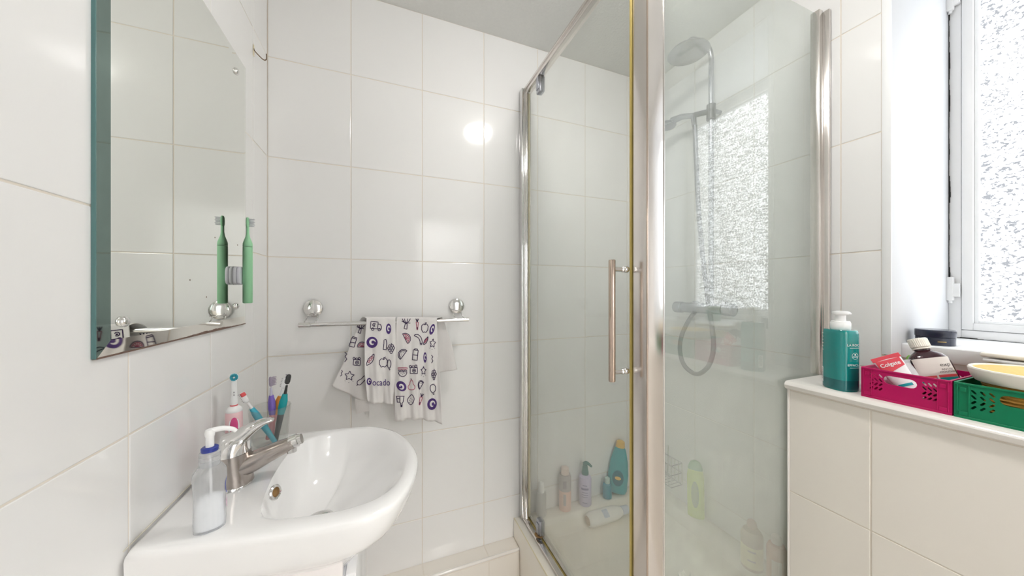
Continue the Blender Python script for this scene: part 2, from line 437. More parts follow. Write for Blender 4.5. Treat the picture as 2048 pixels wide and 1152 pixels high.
# half-height tiled boxing under the window with its nosed ledge
hw = struct('wall_half', MB().box((XH + RC, YF, 0), (XR, .583, ZL - .02)).box((XR, YJ2, 0), (XR + .074, YJ - .001, ZL - .02)), M_grout)
lay_tiles(hw, (XH, 0, 0), (0, -1, 0), (0, 0, 1), [-.583, -.412, -.157, .098, .353, .603, -YF], [0, H - .921, H - .587, ZL - .0265], M_tile_b)
prof = [(XR + .074, ZL), (XH - .004, ZL), (XH - .011, ZL - .003), (XH - .015, ZL - .010), (XH - .013, ZL - .018), (XH - .006, ZL - .0235), (XH + .02, ZL - .024), (XR + .074, ZL - .024)]
lb = MB(); lb.rings([[(p[0], y, p[1]) for p in prof] for y in (YJ - .001, YJ2)])
prof2 = [(min(p[0], XR), p[1]) for p in prof]
lb.rings([[(p[0], y, p[1]) for p in prof2] for y in (.588, .586, YJ - .001)])
lb.rings([[(p[0], y, p[1]) for p in prof2] for y in (YJ2, YF)])
lbo = lb.build('ledge_board', M_ledge, hw)
MB().box((XH - .002, .5825, 0), (XH + .012, .588, ZL - .022), .002).build('corner_trim', M_ledge, hw)

# low tiled boxing along the foot of the back wall
ZP = H - 1.065
pb = struct('wall_plinth', MB().box((XL, 1.228 + RC, 0), (.519, YB, ZP - RC)), M_grout)
pj = [XL + k*TW for k in range(4)] + [.519]
lay_tiles(pb, (0, 0, ZP), (1, 0, 0), (0, 1, 0), pj, [1.236, YB - .001], M_tile_b)
lay_tiles(pb, (0, 1.228, 0), (1, 0, 0), (0, 0, 1), pj, [0, ZP - .012], M_tile_b)
nz = MB(); nz.tube([(XL, 1.2335, ZP - .0055), (.519, 1.2335, ZP - .0055)], .006, 12)
nz.build('nosing_trim', M_ledge, pb)

# ------------------------------------------------------------------ window
win = MB()
fx0, fx1 = XW - .012, XW + .04
FY, FZ0, FZ1 = YJ - .012, ZSILL, ZT - .012
FY2 = YJ2 + .012
wo = tag(bpy.data.objects.new('window_1', None), kind='structure'); COL.objects.link(wo)
def frame_rect(x0, x1, y0, y1, z0, z1, w, wb_, name, mat, bev=.002):
    mb = MB()
    mb.box((x0, y0 - w, z0), (x1, y0, z1), bev); mb.box((x0, y1, z0), (x1, y1 + w, z1), bev)
    mb.box((x0, y1 + w, z0), (x1, y0 - w, z0 + wb_), bev); mb.box((x0, y1 + w, z1 - w), (x1, y0 - w, z1), bev)
    return mb.build(name, mat, wo)
frame_rect(fx0, fx1, FY, FY2, FZ0, FZ1, .024, .026, 'frame', M_frame)
frame_rect(fx0 - .004, fx1 - .01, FY - .0255, FY2 + .0255, FZ0 + .0275, FZ1 - .0255, .021, .021, 'sash', M_frame)
frame_rect(fx0 + .006, fx1 - .012, FY - .0467, FY2 + .0467, FZ0 + .0487, FZ1 - .0467, .008, .008, 'glazing_bead', M_paint, .001)
MB().box((XW + .008, FY2 + .05, FZ0 + .05), (XW + .014, FY - .05, FZ1 - .05)).build('pane', M_pane, wo, 0)
for y in (577, 2):
    z = onX(1900, y, fx0).z
    hh = MB(); hh.box((fx0 - .014, FY - .024, z - .026), (fx0 - .003, FY - .001, z + .016), .002)
    hh.box((fx0 - .018, FY - .013, z - .038), (fx0 - .003, FY + .001, z + .036), .003)
    hh.tube([(fx0 - .010, FY - .006, z - .046), (fx0 - .010, FY - .006, z - .036)], .004, 10)
    hh.build('hinge', M_frame, wo)
# ragged dark gap between frame and reveal, laid as thin black strips
for (seg, horiz) in ((0, 0), (1, 1)):
    mb = MB(); N = 60
    for i in range(N):
        def wv(k): return .0012 + .0030*max(0, math.sin(k*.55) * math.sin(k*.21 + 1))**1.0 + .0008*random.random()
        if not horiz:
            za, zb_ = ZSILL + .12 + i*(ZT - ZSILL - .13)/N, ZSILL + .12 + (i+1)*(ZT - ZSILL - .13)/N
            mb.box((fx0 - .0016, FY - wv(i), za), (fx0 - .0002, FY + .0008, zb_))
        else:
            ya, yb_ = FY - i*(FY - FY2)/N, FY - (i+1)*(FY - FY2)/N
            mb.box((fx0 - .0016, yb_, ZSILL), (fx0 - .0002, ya, ZSILL + wv(i)*.8))
    mb.build('dark_gap', M_black, wo, 0)
sill = MB()
sp = [(XW - .004, ZSILL), (XR + .060, ZSILL), (XR + .057, ZSILL - .003), (XR + .056, ZSILL - .036), (XR + .059, ZSILL - .040), (XW - .004, ZSILL - .040)]
sill.rings([[(p[0], y, p[1]) for p in sp] for y in (YJ - .0125, YJ2 + .0125)])
sill.build('sill', M_paint, wo)

# ------------------------------------------------------------------ ceiling lamp
lamp = thing('ceiling_lamp', 'round white dome lamp fixed to the stippled ceiling', 'lamp', (.58, .52, ZC))
MB().lathe([(.075, 0), (.085, -.004), (.085, -.018), (.078, -.02)], 40).build('base', M_white, lamp)
MB().lathe([(.077, -.02), (.077, -.032), (.066, -.048), (.042, -.058), (.012, -.061)], 40).build('diffuser', M_lamp, lamp)

hl_ = thing('added_fill_lamp', 'unseen dome lamp added outside the doorway to brighten the lower room', 'lamp', (.68, YF - .62, ZC))  # added unseen lamp, fills the low walls and basin with light
MB().lathe([(.09, 0), (.10, -.004), (.10, -.018), (.093, -.02)], 40).build('base', M_white, hl_)
MB().lathe([(.092, -.02), (.092, -.04), (.078, -.062), (.05, -.075), (.015, -.08)], 40).build('diffuser', M_fill, hl_)

# ------------------------------------------------------------------ shower tray
tr = thing('shower_tray', 'cream acrylic shower tray with wide rim and raised kerb', 'shower tray', (0, 0, 0))
x0, x1, y0, y1 = .520, XR - .001, .5845, YB - .001
def rrect(xa, xb, ya, yb, r, z, n=6):
    pts = []
    for cx, cy, a0 in ((xb - r, yb - r, 0), (xa + r, yb - r, PI/2), (xa + r, ya + r, PI), (xb - r, ya + r, 1.5*PI)):
        for k in range(n + 1):
            a = a0 + PI/2*k/n; pts.append((cx + r*math.cos(a), cy + r*math.sin(a), z))
    return pts
R = [rrect(x0, x1, y0, y1, .004, 0.0), rrect(x0, x1, y0, y1, .004, ZR - .008), rrect(x0 + .003, x1 - .001, y0 + .003, y1 - .001, .006, ZR - .001),
     rrect(x0 + .008, x1 - .002, y0 + .008, y1 - .002, .008, ZR),
     rrect(.605, 1.238, .655, 1.242, .05, ZR), rrect(.612, 1.231, .662, 1.235, .05, ZR - .006),
     rrect(.630, 1.213, .680, 1.217, .06, ZR - .045), rrect(.66, 1.18, .71, 1.19, .06, ZR - .052), rrect(.88, .96, .93, .99, .02, ZR - .058)]
MB().rings(R, True, True).build('basin', M_tray, tr, 50)
MB().lathe([(.045, ZR - .058), (.045, ZR - .052), (.03, ZR - .049), (.01, ZR - .0485)], 28, (.92, .96)).build('waste_cover', M_chrome, tr)
s = MB().tube([(.5215 + .03*0, YB - .004, ZR + .0005), (.5215, .59, ZR + .0005)], .0022, 6); s.build('stained_sealant', M_tape, tr)

# ------------------------------------------------------------------ shower enclosure
ZTOP, ZBOT = H + .864, ZR + .004
en = thing('shower_enclosure', 'corner shower enclosure of hazy glass in a chrome frame', 'shower enclosure', (XD, YP, ZR))
def E_(mb, name, mat, parent=en, smooth=40):
    return mb.map(lambda p: p - Vector((XD, YP, ZR)) if parent is en or parent.parent is en else p).build(name, mat, parent, smooth)
# wall channel at the back wall
m = MB(); m.box((XD - .028, YB - .030, ZBOT), (XD - .012, YB, ZTOP + .004), .002); m.box((XD - .013, YB - .042, ZBOT), (XD + .010, YB, ZTOP - .002), .003)
m.box((XD - .017, YB - .036, ZBOT), (XD - .010, YB - .004, ZTOP), .003)
E_(m, 'wall_channel', M_chrome)
# channel on the window-side wall
m = MB(); m.box((XR - .030, YP - .012, ZL + .0005), (XR - .010, YP + .012, H + .885), .002); m.box((XR - .011, YP - .028, ZL + .0005), (XR, YP + .014, H + .880), .003)
E_(m, 'wall_channel', M_chrome_b)
# corner post
m = MB(); m.box((XD - .001, YP - .013, ZBOT), (XD + .050, YP + .036, H + .90), .003, 3)
post = E_(m, 'corner_post', M_chrome_b)
m = MB(); m.box((XD - .003, YP - .0145, ZBOT), (XD + .0005, YP - .0105, H + .90), .001); E_(m, 'post_bead', M_bronze, post)
m = MB(); m.box((XD + .0485, YP - .0145, ZBOT), (XD + .0515, YP - .011, H + .90), .001); E_(m, 'post_bead', M_chrome, post)
# rails
m = MB(); m.box((XD - .016, YP + .036, ZTOP - .022), (XD + .012, YB - .03, ZTOP), .004); m.box((XD - .020, YP + .036, ZTOP - .008), (XD - .012, YB - .03, ZTOP + .001), .002)
E_(m, 'top_rail', M_chrome_b)
m = MB(); m.box((XD - .024, YP + .036, ZR), (XD + .014, YB, ZR + .010), .003); m.box((XD + .002, YP + .036, ZR), (XD + .012, YB - .03, ZR + .020), .002)
br = E_(m, 'bottom_rail', M_chrome_b)
m = MB(); m.box((XD - .0022, YP + .036, ZR + .009), (XD + .0018, YB - .03, ZR + .013), .001); E_(m, 'stained_seal', M_yellow, br)
m = MB(); m.box((XD + .05, YP - .014, ZR), (XR - .001, YP + .014, ZR + .014), .003); E_(m, 'bottom_rail', M_chrome_b)
# fixed panel, running on behind the end of the half wall
outl = [(XD + .048, ZR + .01), (XR - .002, ZR + .01), (XR - .002, ZL - .03), (XR - .012, ZL - .03), (XR - .012, H + .876), (XD + .048, H + .876)]
m = MB().plate(outl, [], .006, lambda u, v, n: (u, YP - .003 + n, v)); E_(m, 'fixed_panel', M_panel, en, 0)
# door
dp = MB().box((XD - .003, YP + .042, ZR + .024), (XD + .003, YB - .046, ZTOP - .026)); dpo = E_(dp, 'door_pane', M_door, en, 0)
m = MB(); m.box((XD - .004, YP + .0385, ZR + .02), (XD + .004, YP + .0445, ZTOP - .022), .0015); E_(m, 'seal_strip', M_yellow, dpo)
m = MB(); m.box((XD - .004, YB - .047, ZR + .02), (XD + .004, YB - .0435, ZTOP - .024), .001); E_(m, 'seal_strip', M_tape, dpo)
for zz, sg in ((ZTOP - .022, -1), (ZR + .018, 1)):
    yy = onX(1081, 180, XD).y
    m = MB(); m.box((XD - .012, yy - .016, min(zz, zz + sg*.062)), (XD + .012, yy + .016, max(zz, zz + sg*.062)), .004)
    m.box((XD - .016, yy - .010, min(zz, zz + sg*.050)), (XD - .010, yy + .010, max(zz, zz + sg*.050)), .002)
    m.tube([(XD, yy, zz - sg*.006), (XD, yy, zz + sg*.012)], .012, 16)
    E_(m, 'pivot_hinge', M_steel, dpo)
    if sg > 0:
        m = MB().lathe([(.020, ZR + .0205), (.016, ZR + .023), (.004, ZR + .0235)], 20, (XD - .004, yy)); E_(m, 'rust_ring', M_rust, dpo)
hy = .653; hx = XD - .050
m = MB().tube([(hx, hy, H + .076), (hx, hy, H + .074), (hx, hy, H - .223), (hx, hy, H - .2255)], [.0075, .0085, .0085, .0075], 20); E_(m, 'handle_bar', M_bronze, dpo)
for zz in (H + .053, H - .203):
    m = MB(); m.tube([(hx, hy, zz), (hx + .030, hy, zz)], .006, 16)
    m.tube([(hx + .028, hy, zz), (hx + .032, hy, zz), (hx + .036, hy, zz), (hx + .040, hy, zz), (hx + .0465, hy, zz)], [.0065, .008, .0065, .0085, .0085], 16)
    E_(m, 'handle_standoff', M_chrome, dpo)

# ------------------------------------------------------------------ shower fittings on the right wall
sv = thing('shower_mixer', 'chrome bar shower mixer with riser rail and rain head on tiled wall', 'shower', (XR, .97, H - .075))
def S_(mb, name, mat): return mb.map(lambda p: p - Vector((XR, .97, H - .075))).build(name, mat, sv)
xs = XR - .055
S_(MB().tube([(xs, .88, H - .075), (xs, 1.06, H - .075)], .022, 20), 'valve_body', M_steel)
for a, b in ((.835, .875), (1.065, 1.105)):
    S_(MB().tube([(xs, a, H - .075), (xs, a + .004, H - .075), (xs, b - .004, H - .075), (xs, b, H - .075)], [.020, .025, .025, .022], 20), 'control_knob', M_steel)
for y in (.90, 1.04): S_(MB().tube([(xs, y, H - .075), (XR - .012, y, H - .075), (XR - .011, y, H - .075), (XR, y, H - .075)], [.012, .012, .028, .028], 18), 'wall_elbow', M_steel)
ry = .931
S_(MB().tube(spline([(xs, ry, H - .06), (xs, ry, H + .3), (xs, ry, H + .85), (xs, ry, H + .96), (xs - .03, ry, H + 1.0), (xs - .10, ry, H + 1.0), (xs - .125, ry, H + .98), (xs - .128, ry, H + .955)], 6), .0095, 14), 'riser_rail', M_steel)
S_(MB().lathe([(.012, H + .96), (.02, H + .952), (.07, H + .945), (.075, H + .938), (.07, H + .934)], 36, (xs - .128, ry)), 'rain_head', M_steel)
S_(MB().tube([(xs, ry, H + .74), (XR, ry, H + .74)], .008, 12), 'rail_bracket', M_steel)
m = MB().tube([(xs, ry, H + .70), (xs, ry, H + .76)], .017, 14); m.tube([(xs, ry, H + .735), (xs - .02, ry + .06, H + .745)], .011, 12); S_(m, 'handset_cradle', M_dark)
hs = thing('shower_handset', 'chrome handheld shower head resting in its cradle on the riser', 'shower head', (xs - .02, ry + .065, H + .745))
m = MB().tube([(-.005, -.01, -.05), (0, 0, 0), (-.005, .05, .02), (-.01, .10, .025)], [.010, .012, .012, .016], 14); m.build('handle', M_steel, hs)
m = MB().lathe([(.018, .022), (.034, .012), (.038, .002), (.034, -.004)], 24).map(lambda p: p + Vector((-.012, .125, .01))); m.build('spray_face', M_steel, hs)
hp = [onX(x, y, xs - .012) for x, y in ((1388, 626), (1375, 645), (1363, 672), (1360, 700), (1368, 730), (1392, 748), (1414, 736), (1425, 710), (1427, 685), (1424, 655), (1416, 600), (1404, 500), (1396, 400))]
hp.append(Vector((xs - .024, ry + .055, H + .70)))
tag(MB().tube(spline(hp, 10), .0092, 12).build('shower_hose', M_hose), 'grey ribbed metal shower hose hanging in a loop below the mixer', 'hose')

# ------------------------------------------------------------------ mirror
MX = XL + .006
my0, my1, mz0, mz1 = .606, 1.104, H - .092, H + .616
mi = thing('mirror', 'unframed rectangular wall mirror with slanted glass edges and a rusted lower rim', 'mirror', (XL, my0, mz0))
def MI(mb, name, mat, smooth=0): return mb.map(lambda p: p - Vector((XL, my0, mz0))).build(name, mat, mi, smooth)
bw, bl = .017, .022
ia, ib, iza, izb = my0 + bl, my1 - bw*.6, mz0 + bw*1.3, mz1 - bw
MI(MB().box((XL + .0002, my0, mz0), (XL + .0035, my1, mz1)), 'backing', M_mir_rust)
q = MB().add([(MX, ia, iza), (MX, ib, iza), (MX, ib, izb), (MX, ia, izb)], [(0, 1, 2, 3)]); MI(q, 'glass', M_mirror)
def bev(a, b, c, d, name, mat): MI(MB().add([a, b, c, d], [(0, 1, 2, 3)]), name, mat)
ex = XL + .0046
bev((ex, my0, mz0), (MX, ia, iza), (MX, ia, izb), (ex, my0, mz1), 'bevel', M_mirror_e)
bev((ex, my0, mz0), (ex, my1, mz0), (MX, ib, iza), (MX, ia, iza), 'bevel', M_mirror_b)
bev((MX, ib, iza), (ex, my1, mz0), (ex, my1, mz1), (MX, ib, izb), 'bevel', M_mirror)
bev((MX, ia, izb), (MX, ib, izb), (ex, my1, mz1), (ex, my0, mz1), 'bevel', M_mirror)
MI(MB().box((XL + .0003, my0 - .0014, mz0), (ex, my0, mz1)), 'glass_edge', plain('green_glass_edge', (.10, .22, .22), .15, var=.1))
# decayed lower edge
m = MB(); N = 60
for i in range(N):
    y = my0 + (my1 - my0)*i/N
    hgt = .0012 + .0035*math.exp(-((i/N - .62)/.16)**2)*(.6 + .6*random.random()) + .0006*random.random()
    m.box((XL + .0003, y, mz0 - .0008), (ex + .0006, y + (my1 - my0)/N, mz0 + hgt))
MI(m, 'decayed_edge', M_mir_rust)
for px, py in ((472, 143), (472, 612), (246, 643), (246, -170)):
    c = onX(px, py, MX)
    m = MB().lathe([(.0085, 0), (.0085, .002), (.0065, .005), (.003, .0065), (.0006, .0068)], 20).map(lambda p: Vector((MX + p.z, c.y + p.x, c.z + p.y)))
    MI(m, 'screw_cap', M_chrome, 60)
for px, py in ((430, 475), (413, 594), (420, 632), (475, 490), (380, 560)):
    c = onX(px, py, MX)
    MI(MB().box((MX + .0001, c.y - .001, c.z - .0014), (MX + .0004, c.y + .001, c.z + .0014), .0001, 1), 'silver_spot', M_mir_rust)

# hook on the left wall
hk = thing('wall_hook', 'small rusty wire hook on a yellowed adhesive patch', 'hook', onX(507, 100, XL))
hk.scale = (.7, .8, .8)
MB().box((0, -.006, -.022), (.0015, .006, .020), .0005).build('adhesive_patch', M_tape, hk)
MB().tube(spline([(.001, 0, .006), (.004, 0, -.002), (.020, .004, -.016), (.034, .008, -.024), (.042, .010, -.018), (.042, .010, .002)], 6), .0018, 8).build('wire', M_hook, hk)

# ------------------------------------------------------------------ green toothbrush on a holder stuck to the mirror
TY = 1.034; TX = MX + .026
hd = thing('toothbrush_holder', 'pale grey oval magnetic holder stuck to the mirror', 'toothbrush holder', (MX, TY - .004, H + .038))
MB().lathe([(.0225, 0), (.0235, .001), (.0235, .006), (.0225, .007)], 32, sx=.62, sy=1, p=3).map(lambda p: Vector((p.z, p.x, p.y))).build('base_pad', M_grey, hd)
MB().lathe([(.021, .007), (.0225, .0075), (.0235, .009), (.0235, .013), (.022, .0148), (.018, .0155)], 32, sx=.62, sy=1, p=3).map(lambda p: Vector((p.z, p.x, p.y))).build('magnet_cap', plain('lavender_grey_plastic', (.70, .70, .76), .35), hd)
tbz = H - .033
gb = thing('toothbrush', 'mint green electric toothbrush hanging upright at the edge of the mirror', 'toothbrush', (TX, TY, tbz))
r = .0105
MB().lathe([(r*.85, 0), (r, .002), (r, .145), (r*.98, .1462)], 28).build('handle', M_green, gb)
MB().lathe([(r*.98, .1472), (r, .148), (r*.98, .155), (r*.75, .163), (.0048, .172), (.0034, .182), (.0034, .200)], 24).build('neck', M_green, gb)
hdm = MB().lathe([(.004, .196), (.0062, .200), (.0066, .210), (.0060, .219), (.004, .2225), (.001, .2235)], 20, sx=.62).build('brush_head', M_green, gb)
bm_ = MB()
for k in range(6):
    for yy in (-.003, 0, .003):
        bm_.tube([(.003, yy, .2005 + k*.0036), (.0135 + .001*(k % 2), yy, .2005 + k*.0036)], .0011, 6)
bm_.build('bristles', M_clearp, hdm)

# ------------------------------------------------------------------ vanity cabinet and basin
ZB = H - .39
ca = thing('vanity_cabinet', 'white vanity cabinet standing under the washbasin', 'cabinet', (0, 0, 0))
cy0, cy1, cx1 = .650, 1.005, -.070
MB().box((XL + .004, cy0, .09), (cx1, cy0 + .016, ZB - .074), .001).build('side_panel', M_cab, ca)
MB().box((XL + .004, cy1 - .016, .09), (cx1, cy1, ZB - .074), .001).build('side_panel', M_cab, ca)
MB().box((XL + .004, cy0 + .016, .09), (cx1, cy1 - .016, .106)).build('bottom_panel', M_cab, ca)
MB().box((XL + .02, cy0 + .02, 0), (cx1 - .03, cy1 - .02, .09)).build('plinth', M_cab, ca)
MB().box((cx1, cy0, .10), (cx1 + .004, cy1, ZB - .122)).build('gap_strip', M_grey, ca)
ym = (cy0 + cy1)/2
for a, b in ((cy0, ym - .0015), (ym + .0015, cy1)):
    d = MB().box((cx1 + .004, a, .10), (cx1 + .022, b, ZB - .122), .0025).build('door', M_cab_w, ca)
    yk = b - .03 if a == cy0 else a + .03
    MB().lathe([(.005, 0), (.005, .012), (.011, .018), (.011, .024), (.006, .027)], 20).map(lambda p: Vector((cx1 + .022 + p.z, yk + p.x, ZB - .34 + p.y))).build('knob', M_chrome, d)

bs = thing('washbasin', 'white ceramic washbasin with a D-shaped bowl against the tiled wall', 'washbasin', (0, 0, 0))
outer = spline([(-.361, .652), (-.30, .641), (-.23, .628), (-.13, .612), (-.055, .6055), (-.012, .613), (.026, .642), (.056, .700), (.072, .775), (.069, .845), (.046, .925), (.006, .985), (-.045, 1.021), (-.11, 1.033), (-.20, 1.041), (-.30, 1.046), (-.361, 1.048)], 6)
outer = [Vector((p.x, p.y, 0)) for p in [v.to_3d() if len(v) == 2 else v for v in [Vector((p[0], p[1], 0)) for p in outer]]]
outer += [Vector((-.361, 1.048 - (1.048 - .652)*k/20, 0)) for k in range(1, 20)]
BC = Vector((-.085, .828, 0))
def cast(poly, a, c=BC):
    d = Vector((math.cos(a), math.sin(a), 0)); best = 0
    for i in range(len(poly)):
        p, q = poly[i] - c, poly[(i+1) % len(poly)] - c
        e = q - p; den = d.x*e.y - d.y*e.x
        if abs(den) < 1e-12: continue
        t = (p.x*e.y - p.y*e.x)/den; s_ = (p.x*d.y - p.y*d.x)/den
        if t > 0 and -1e-6 <= s_ <= 1 + 1e-6: best = max(best, t)
    return best
inner = spline([(-.205, .70), (-.218, .83), (-.205, .955), (-.155, .998), (-.085, 1.003), (-.02, .975), (.020, .925), (.046, .85), (.046, .78), (.028, .705), (-.005, .662), (-.06, .645), (-.13, .650), (-.18, .665)], 6, True)
inner = [Vector((p[0], p[1], 0)) for p in [(v.x, v.y) if len(v) == 3 else v for v in [Vector((q[0], q[1], 0)) for q in inner]]]
N = 120
def ring(fr, z, ref):
    out = []
    for k in range(N):
        a = 2*PI*k/N; rr = fr(a); zz = z(a) if callable(z) else z
        out.append((BC.x + rr*math.cos(a), BC.y + rr*math.sin(a), zz))
    return out
ro = [cast(outer, 2*PI*k/N) for k in range(N)]; ri = [cast(inner, 2*PI*k/N) for k in range(N)]
ax_ = lambda a: int(round(a*N/(2*PI))) % N
O_ = lambda a: ro[ax_(a)]; I_ = lambda a: ri[ax_(a)]
def lerp(a, b, t): return a + (b - a)*t
DR = Vector((-.135, .835))
def dring(rad, z):
    return [(DR.x + rad*math.cos(2*PI*k/N), DR.y + rad*math.sin(2*PI*k/N), z) for k in range(N)]
def mixring(A, B, t, z):
    out = []
    for k, (p, q) in enumerate(zip(A, B)):
        ff = max(0, math.cos(2*PI*k/N))**.7                 # the front of the bowl slopes, the back drops
        out.append((lerp(p[0], q[0], t), lerp(p[1], q[1], t), lerp(z, ZB - .126*(1 - t)**1.15, ff)))
    return out
I0 = ring(I_, ZB, None); D0 = dring(.022, ZB)
def uring(side, front, z, cx=-.20):
    c = Vector((cx, .828)); out = []
    for k in range(N):
        a = 2*PI*k/N; ff = max(0, math.cos(a))**1.2; sc = lerp(side, front, ff)
        out.append((max(XL + .002, c.x + (BC.x + ro[k]*math.cos(a) - c.x)*sc), c.y + (BC.y + ro[k]*math.sin(a) - c.y)*lerp(max(side, .80), max(front, .70), ff), z))
    return out
rings_ = [dring(.021, ZB - .128), mixring(D0, I0, .10, ZB - .124), mixring(D0, I0, .38, ZB - .116), mixring(D0, I0, .62, ZB - .098), mixring(D0, I0, .80, ZB - .066),
          mixring(D0, I0, .905, ZB - .032), mixring(D0, I0, .965, ZB - .010), mixring(D0, I0, .99, ZB - .003), I0,
          ring(lambda a: lerp(I_(a), O_(a), .12), ZB + .0012, None), ring(lambda a: lerp(I_(a), O_(a), .5), ZB + .002, None), ring(lambda a: max(O_(a) - .010, lerp(I_(a), O_(a), .6)), ZB + .001, None),
          ring(lambda a: O_(a) - .004, ZB - .0012, None), ring(lambda a: O_(a) - .001, ZB - .005, None), ring(lambda a: O_(a), ZB - .012, None),
          uring(.998, .965, ZB - .035), uring(.992, .91, ZB - .052), uring(.980, .86, ZB - .062), uring(.93, .78, ZB - .074), uring(.80, .66, ZB - .10), uring(.62, .55, ZB - .13), uring(.40, .40, ZB - .15)]
def wallclamp(r_): return [(max(p[0], XL + .0015), p[1], p[2]) for p in r_]
MB().rings([wallclamp(r_) for r_ in rings_], True, True).build('bowl', M_ceramic, bs, 60)
MB().lathe([(.0225, ZB - .1295), (.0285, ZB - .1245), (.0285, ZB - .1225), (.022, ZB - .1215), (.017, ZB - .1245)], 32, (DR.x, DR.y), cap1=False).build('waste_ring', M_chrome, bs)
MB().lathe([(.018, ZB - .127), (.0175, ZB - .1245), (.006, ZB - .124), (.0055, ZB - .119)], 24, (DR.x, DR.y)).build('plug', M_dark, bs)
ov = onX(546, 984, -.196)
m = MB().lathe([(.0085, -.004), (.013, -.002), (.0135, .001), (.0115, .0028), (.0085, .0018), (.0075, -.004)], 28, cap0=False, cap1=False).map(lambda p: Vector((ov.x + .004, ov.y - .002, ov.z)) + Vector((.88, -.42, .22))*p.z + Vector((.42, .90, 0))*p.x + Vector((-.20, .09, .97))*p.y)
m.build('overflow_ring', M_chrome, bs)
MB().lathe([(.0085, -.0035), (.004, -.0034)], 20).map(lambda p: Vector((ov.x + .005, ov.y - .002, ov.z)) + Vector((.88, -.42, .22))*p.z + Vector((.42, .90, 0))*p.x + Vector((-.20, .09, .97))*p.y).build('overflow_hole', M_rust, bs)
m = MB().tube([(XL + .0015, y, ZB + .001) for y in [.66 + .385*k/20 for k in range(21)]], [.0007 + .0008*random.random() for _ in range(21)], 6); m.build('wall_sealant', plain('aged_sealant', (.78, .74, .64), .6, var=.2, scale=60), bs)

# ------------------------------------------------------------------ mixer tap
tp = thing('mixer_tap', 'limescaled chrome lever mixer tap on the washbasin deck', 'tap', (-.284, .806, ZB + .002))
MB().lathe([(.034, 0), (.034, .003), (.0315, .006)], 32).build('base_ring', M_chrome, tp)
m = MB(); R = []
for r_, z, dx in ((.0315, .004, .004), (.0305, .02, .003), (.0305, .036, .001), (.0315, .055, 0), (.0325, .065, -.001)):
    R.append([(dx + r_*math.cos(2*PI*k/32), r_*math.sin(2*PI*k/32), z) for k in range(32)])
m.rings(R); m.build('body', M_tap, tp)
m = MB().tube(spline([(.002, 0, .032), (.030, .001, .038), (.060, .002, .050), (.088, .003, .060), (.104, .003, .066)], 5), [.0275 - .0125*min(1, k/18) for k in range(21)], 20, sy=.85)
m.build('spout', M_tap, tp)
MB().tube([(.098, .003, .065), (.112, .003, .069), (.113, .003, .0695), (.119, .003, .071)], [.0135, .0135, .0115, .0105], 20).build('spout_tip', M_chrome, tp)
MB().tube([(.100, .003, .060), (.101, .003, .046)], .0095, 18).build('aerator', M_chrome, tp)
hb = []
for zz, r_, dx in ((.0795, .0328, -.001), (.088, .0326, -.001), (.098, .0305, .002), (.107, .0255, .007), (.113, .016, .013), (.1155, .005, .017)):
    hb.append([(dx + r_*math.cos(2*PI*k/32), r_*math.sin(2*PI*k/32), zz) for k in range(32)])
lv = MB().rings(hb)
lv.tube(spline([(-.004, 0, .097), (.014, 0, .108), (.034, 0, .121), (.052, .001, .130), (.066, .001, .1335), (.074, .001, .1335)], 5), [.026 - .0185*(k/25)**1.0 for k in range(26)], 20, sy=[.85 - .5*k/25 for k in range(26)])
lv.map(lambda p: Vector((p.x*.93, p.y, p.z - .0142))); lv.build('lever', M_chrome, tp)

# ------------------------------------------------------------------ soap dispenser
sd = thing('soap_dispenser', 'clear pump soap bottle with white soap and navy collar on the basin edge', 'soap bottle', (-.264, .668, ZB + .002), .35)
sd.scale = (.80, .80, .87)
bp = [(.020, 0, 1, .62), (.0245, .003, 1, .62), (.0255, .02, 1, .62), (.0245, .055, 1, .62), (.0255, .085, 1, .64), (.0270, .100, 1, .66), (.0265, .112, .98, .68), (.021, .120, .95, .8), (.0165, .1235, 1, 1)]
bp = [(r_*1.0, z*.98, a, b, 2.5) for r_, z, a, b in bp]
MB().lathe(bp, 40).build('body', M_soap, sd)
MB().lathe([(.017, .003, 1, .60, 2.5), (.0215, .006, 1, .58, 2.5), (.0225, .02, 1, .58, 2.5), (.0215, .050, 1, .58, 2.5), (.0200, .062, 1, .55, 2.5), (.012, .066, 1, .55, 2.5)], 32).build('soap', M_liq, sd)
MB().lathe([(.0165, .1205), (.0168, .124), (.0168, .130), (.0158, .131), (.0168, .132), (.0168, .137), (.0158, .138), (.0168, .139), (.0168, .1445), (.015, .146)], 32).build('collar', M_soap, sd)
MB().lathe([(.0085, .147), (.0135, .147), (.0138, .149), (.0138, .1535), (.012, .155), (.0085, .155)], 28).build('lock_ring', M_blue, sd)
MB().lathe([(.0068, .146), (.0066, .172), (.008, .176), (.0088, .181), (.007, .186), (.003, .188)], 20).build('pump_stem', M_white, sd)
MB().tube(spline([(-.004, 0, .182), (.008, 0, .184), (.022, .001, .183), (.036, .002, .177), (.040, .002, .172)], 5), [.0058 - .0022*k/20 for k in range(21)], 12).build('nozzle', M_white, sd)
MB().tube([(0, 0, .145), (.002, 0, .06), (.004, 0, .006)], .0022, 8).build('dip_tube', M_white, sd)
def oval_decal(rx, ry, rz, ang, zc, w, h, fn):
    pass
m = MB(); K = 24
for k in range(K):
    a = 2*PI*k/K; m.v.append((0, 0, 0)); 
def wrap_ellipse(ax, ay, ang0, zc, pex=2.5):
    """map (u,v) metres to an oval bottle surface around angle ang0"""
    def fn(u, v, off=.0006):
        rr = (abs(ax) + abs(ay)) / 2
        a = ang0 + u/rr; ca, sa = math.cos(a), math.sin(a)
        x = math.copysign(abs(ca)**(2/pex), ca)*(ax + off); y = math.copysign(abs(sa)**(2/pex), sa)*(ay + off)
        return (x, y, zc + v)
    return fn
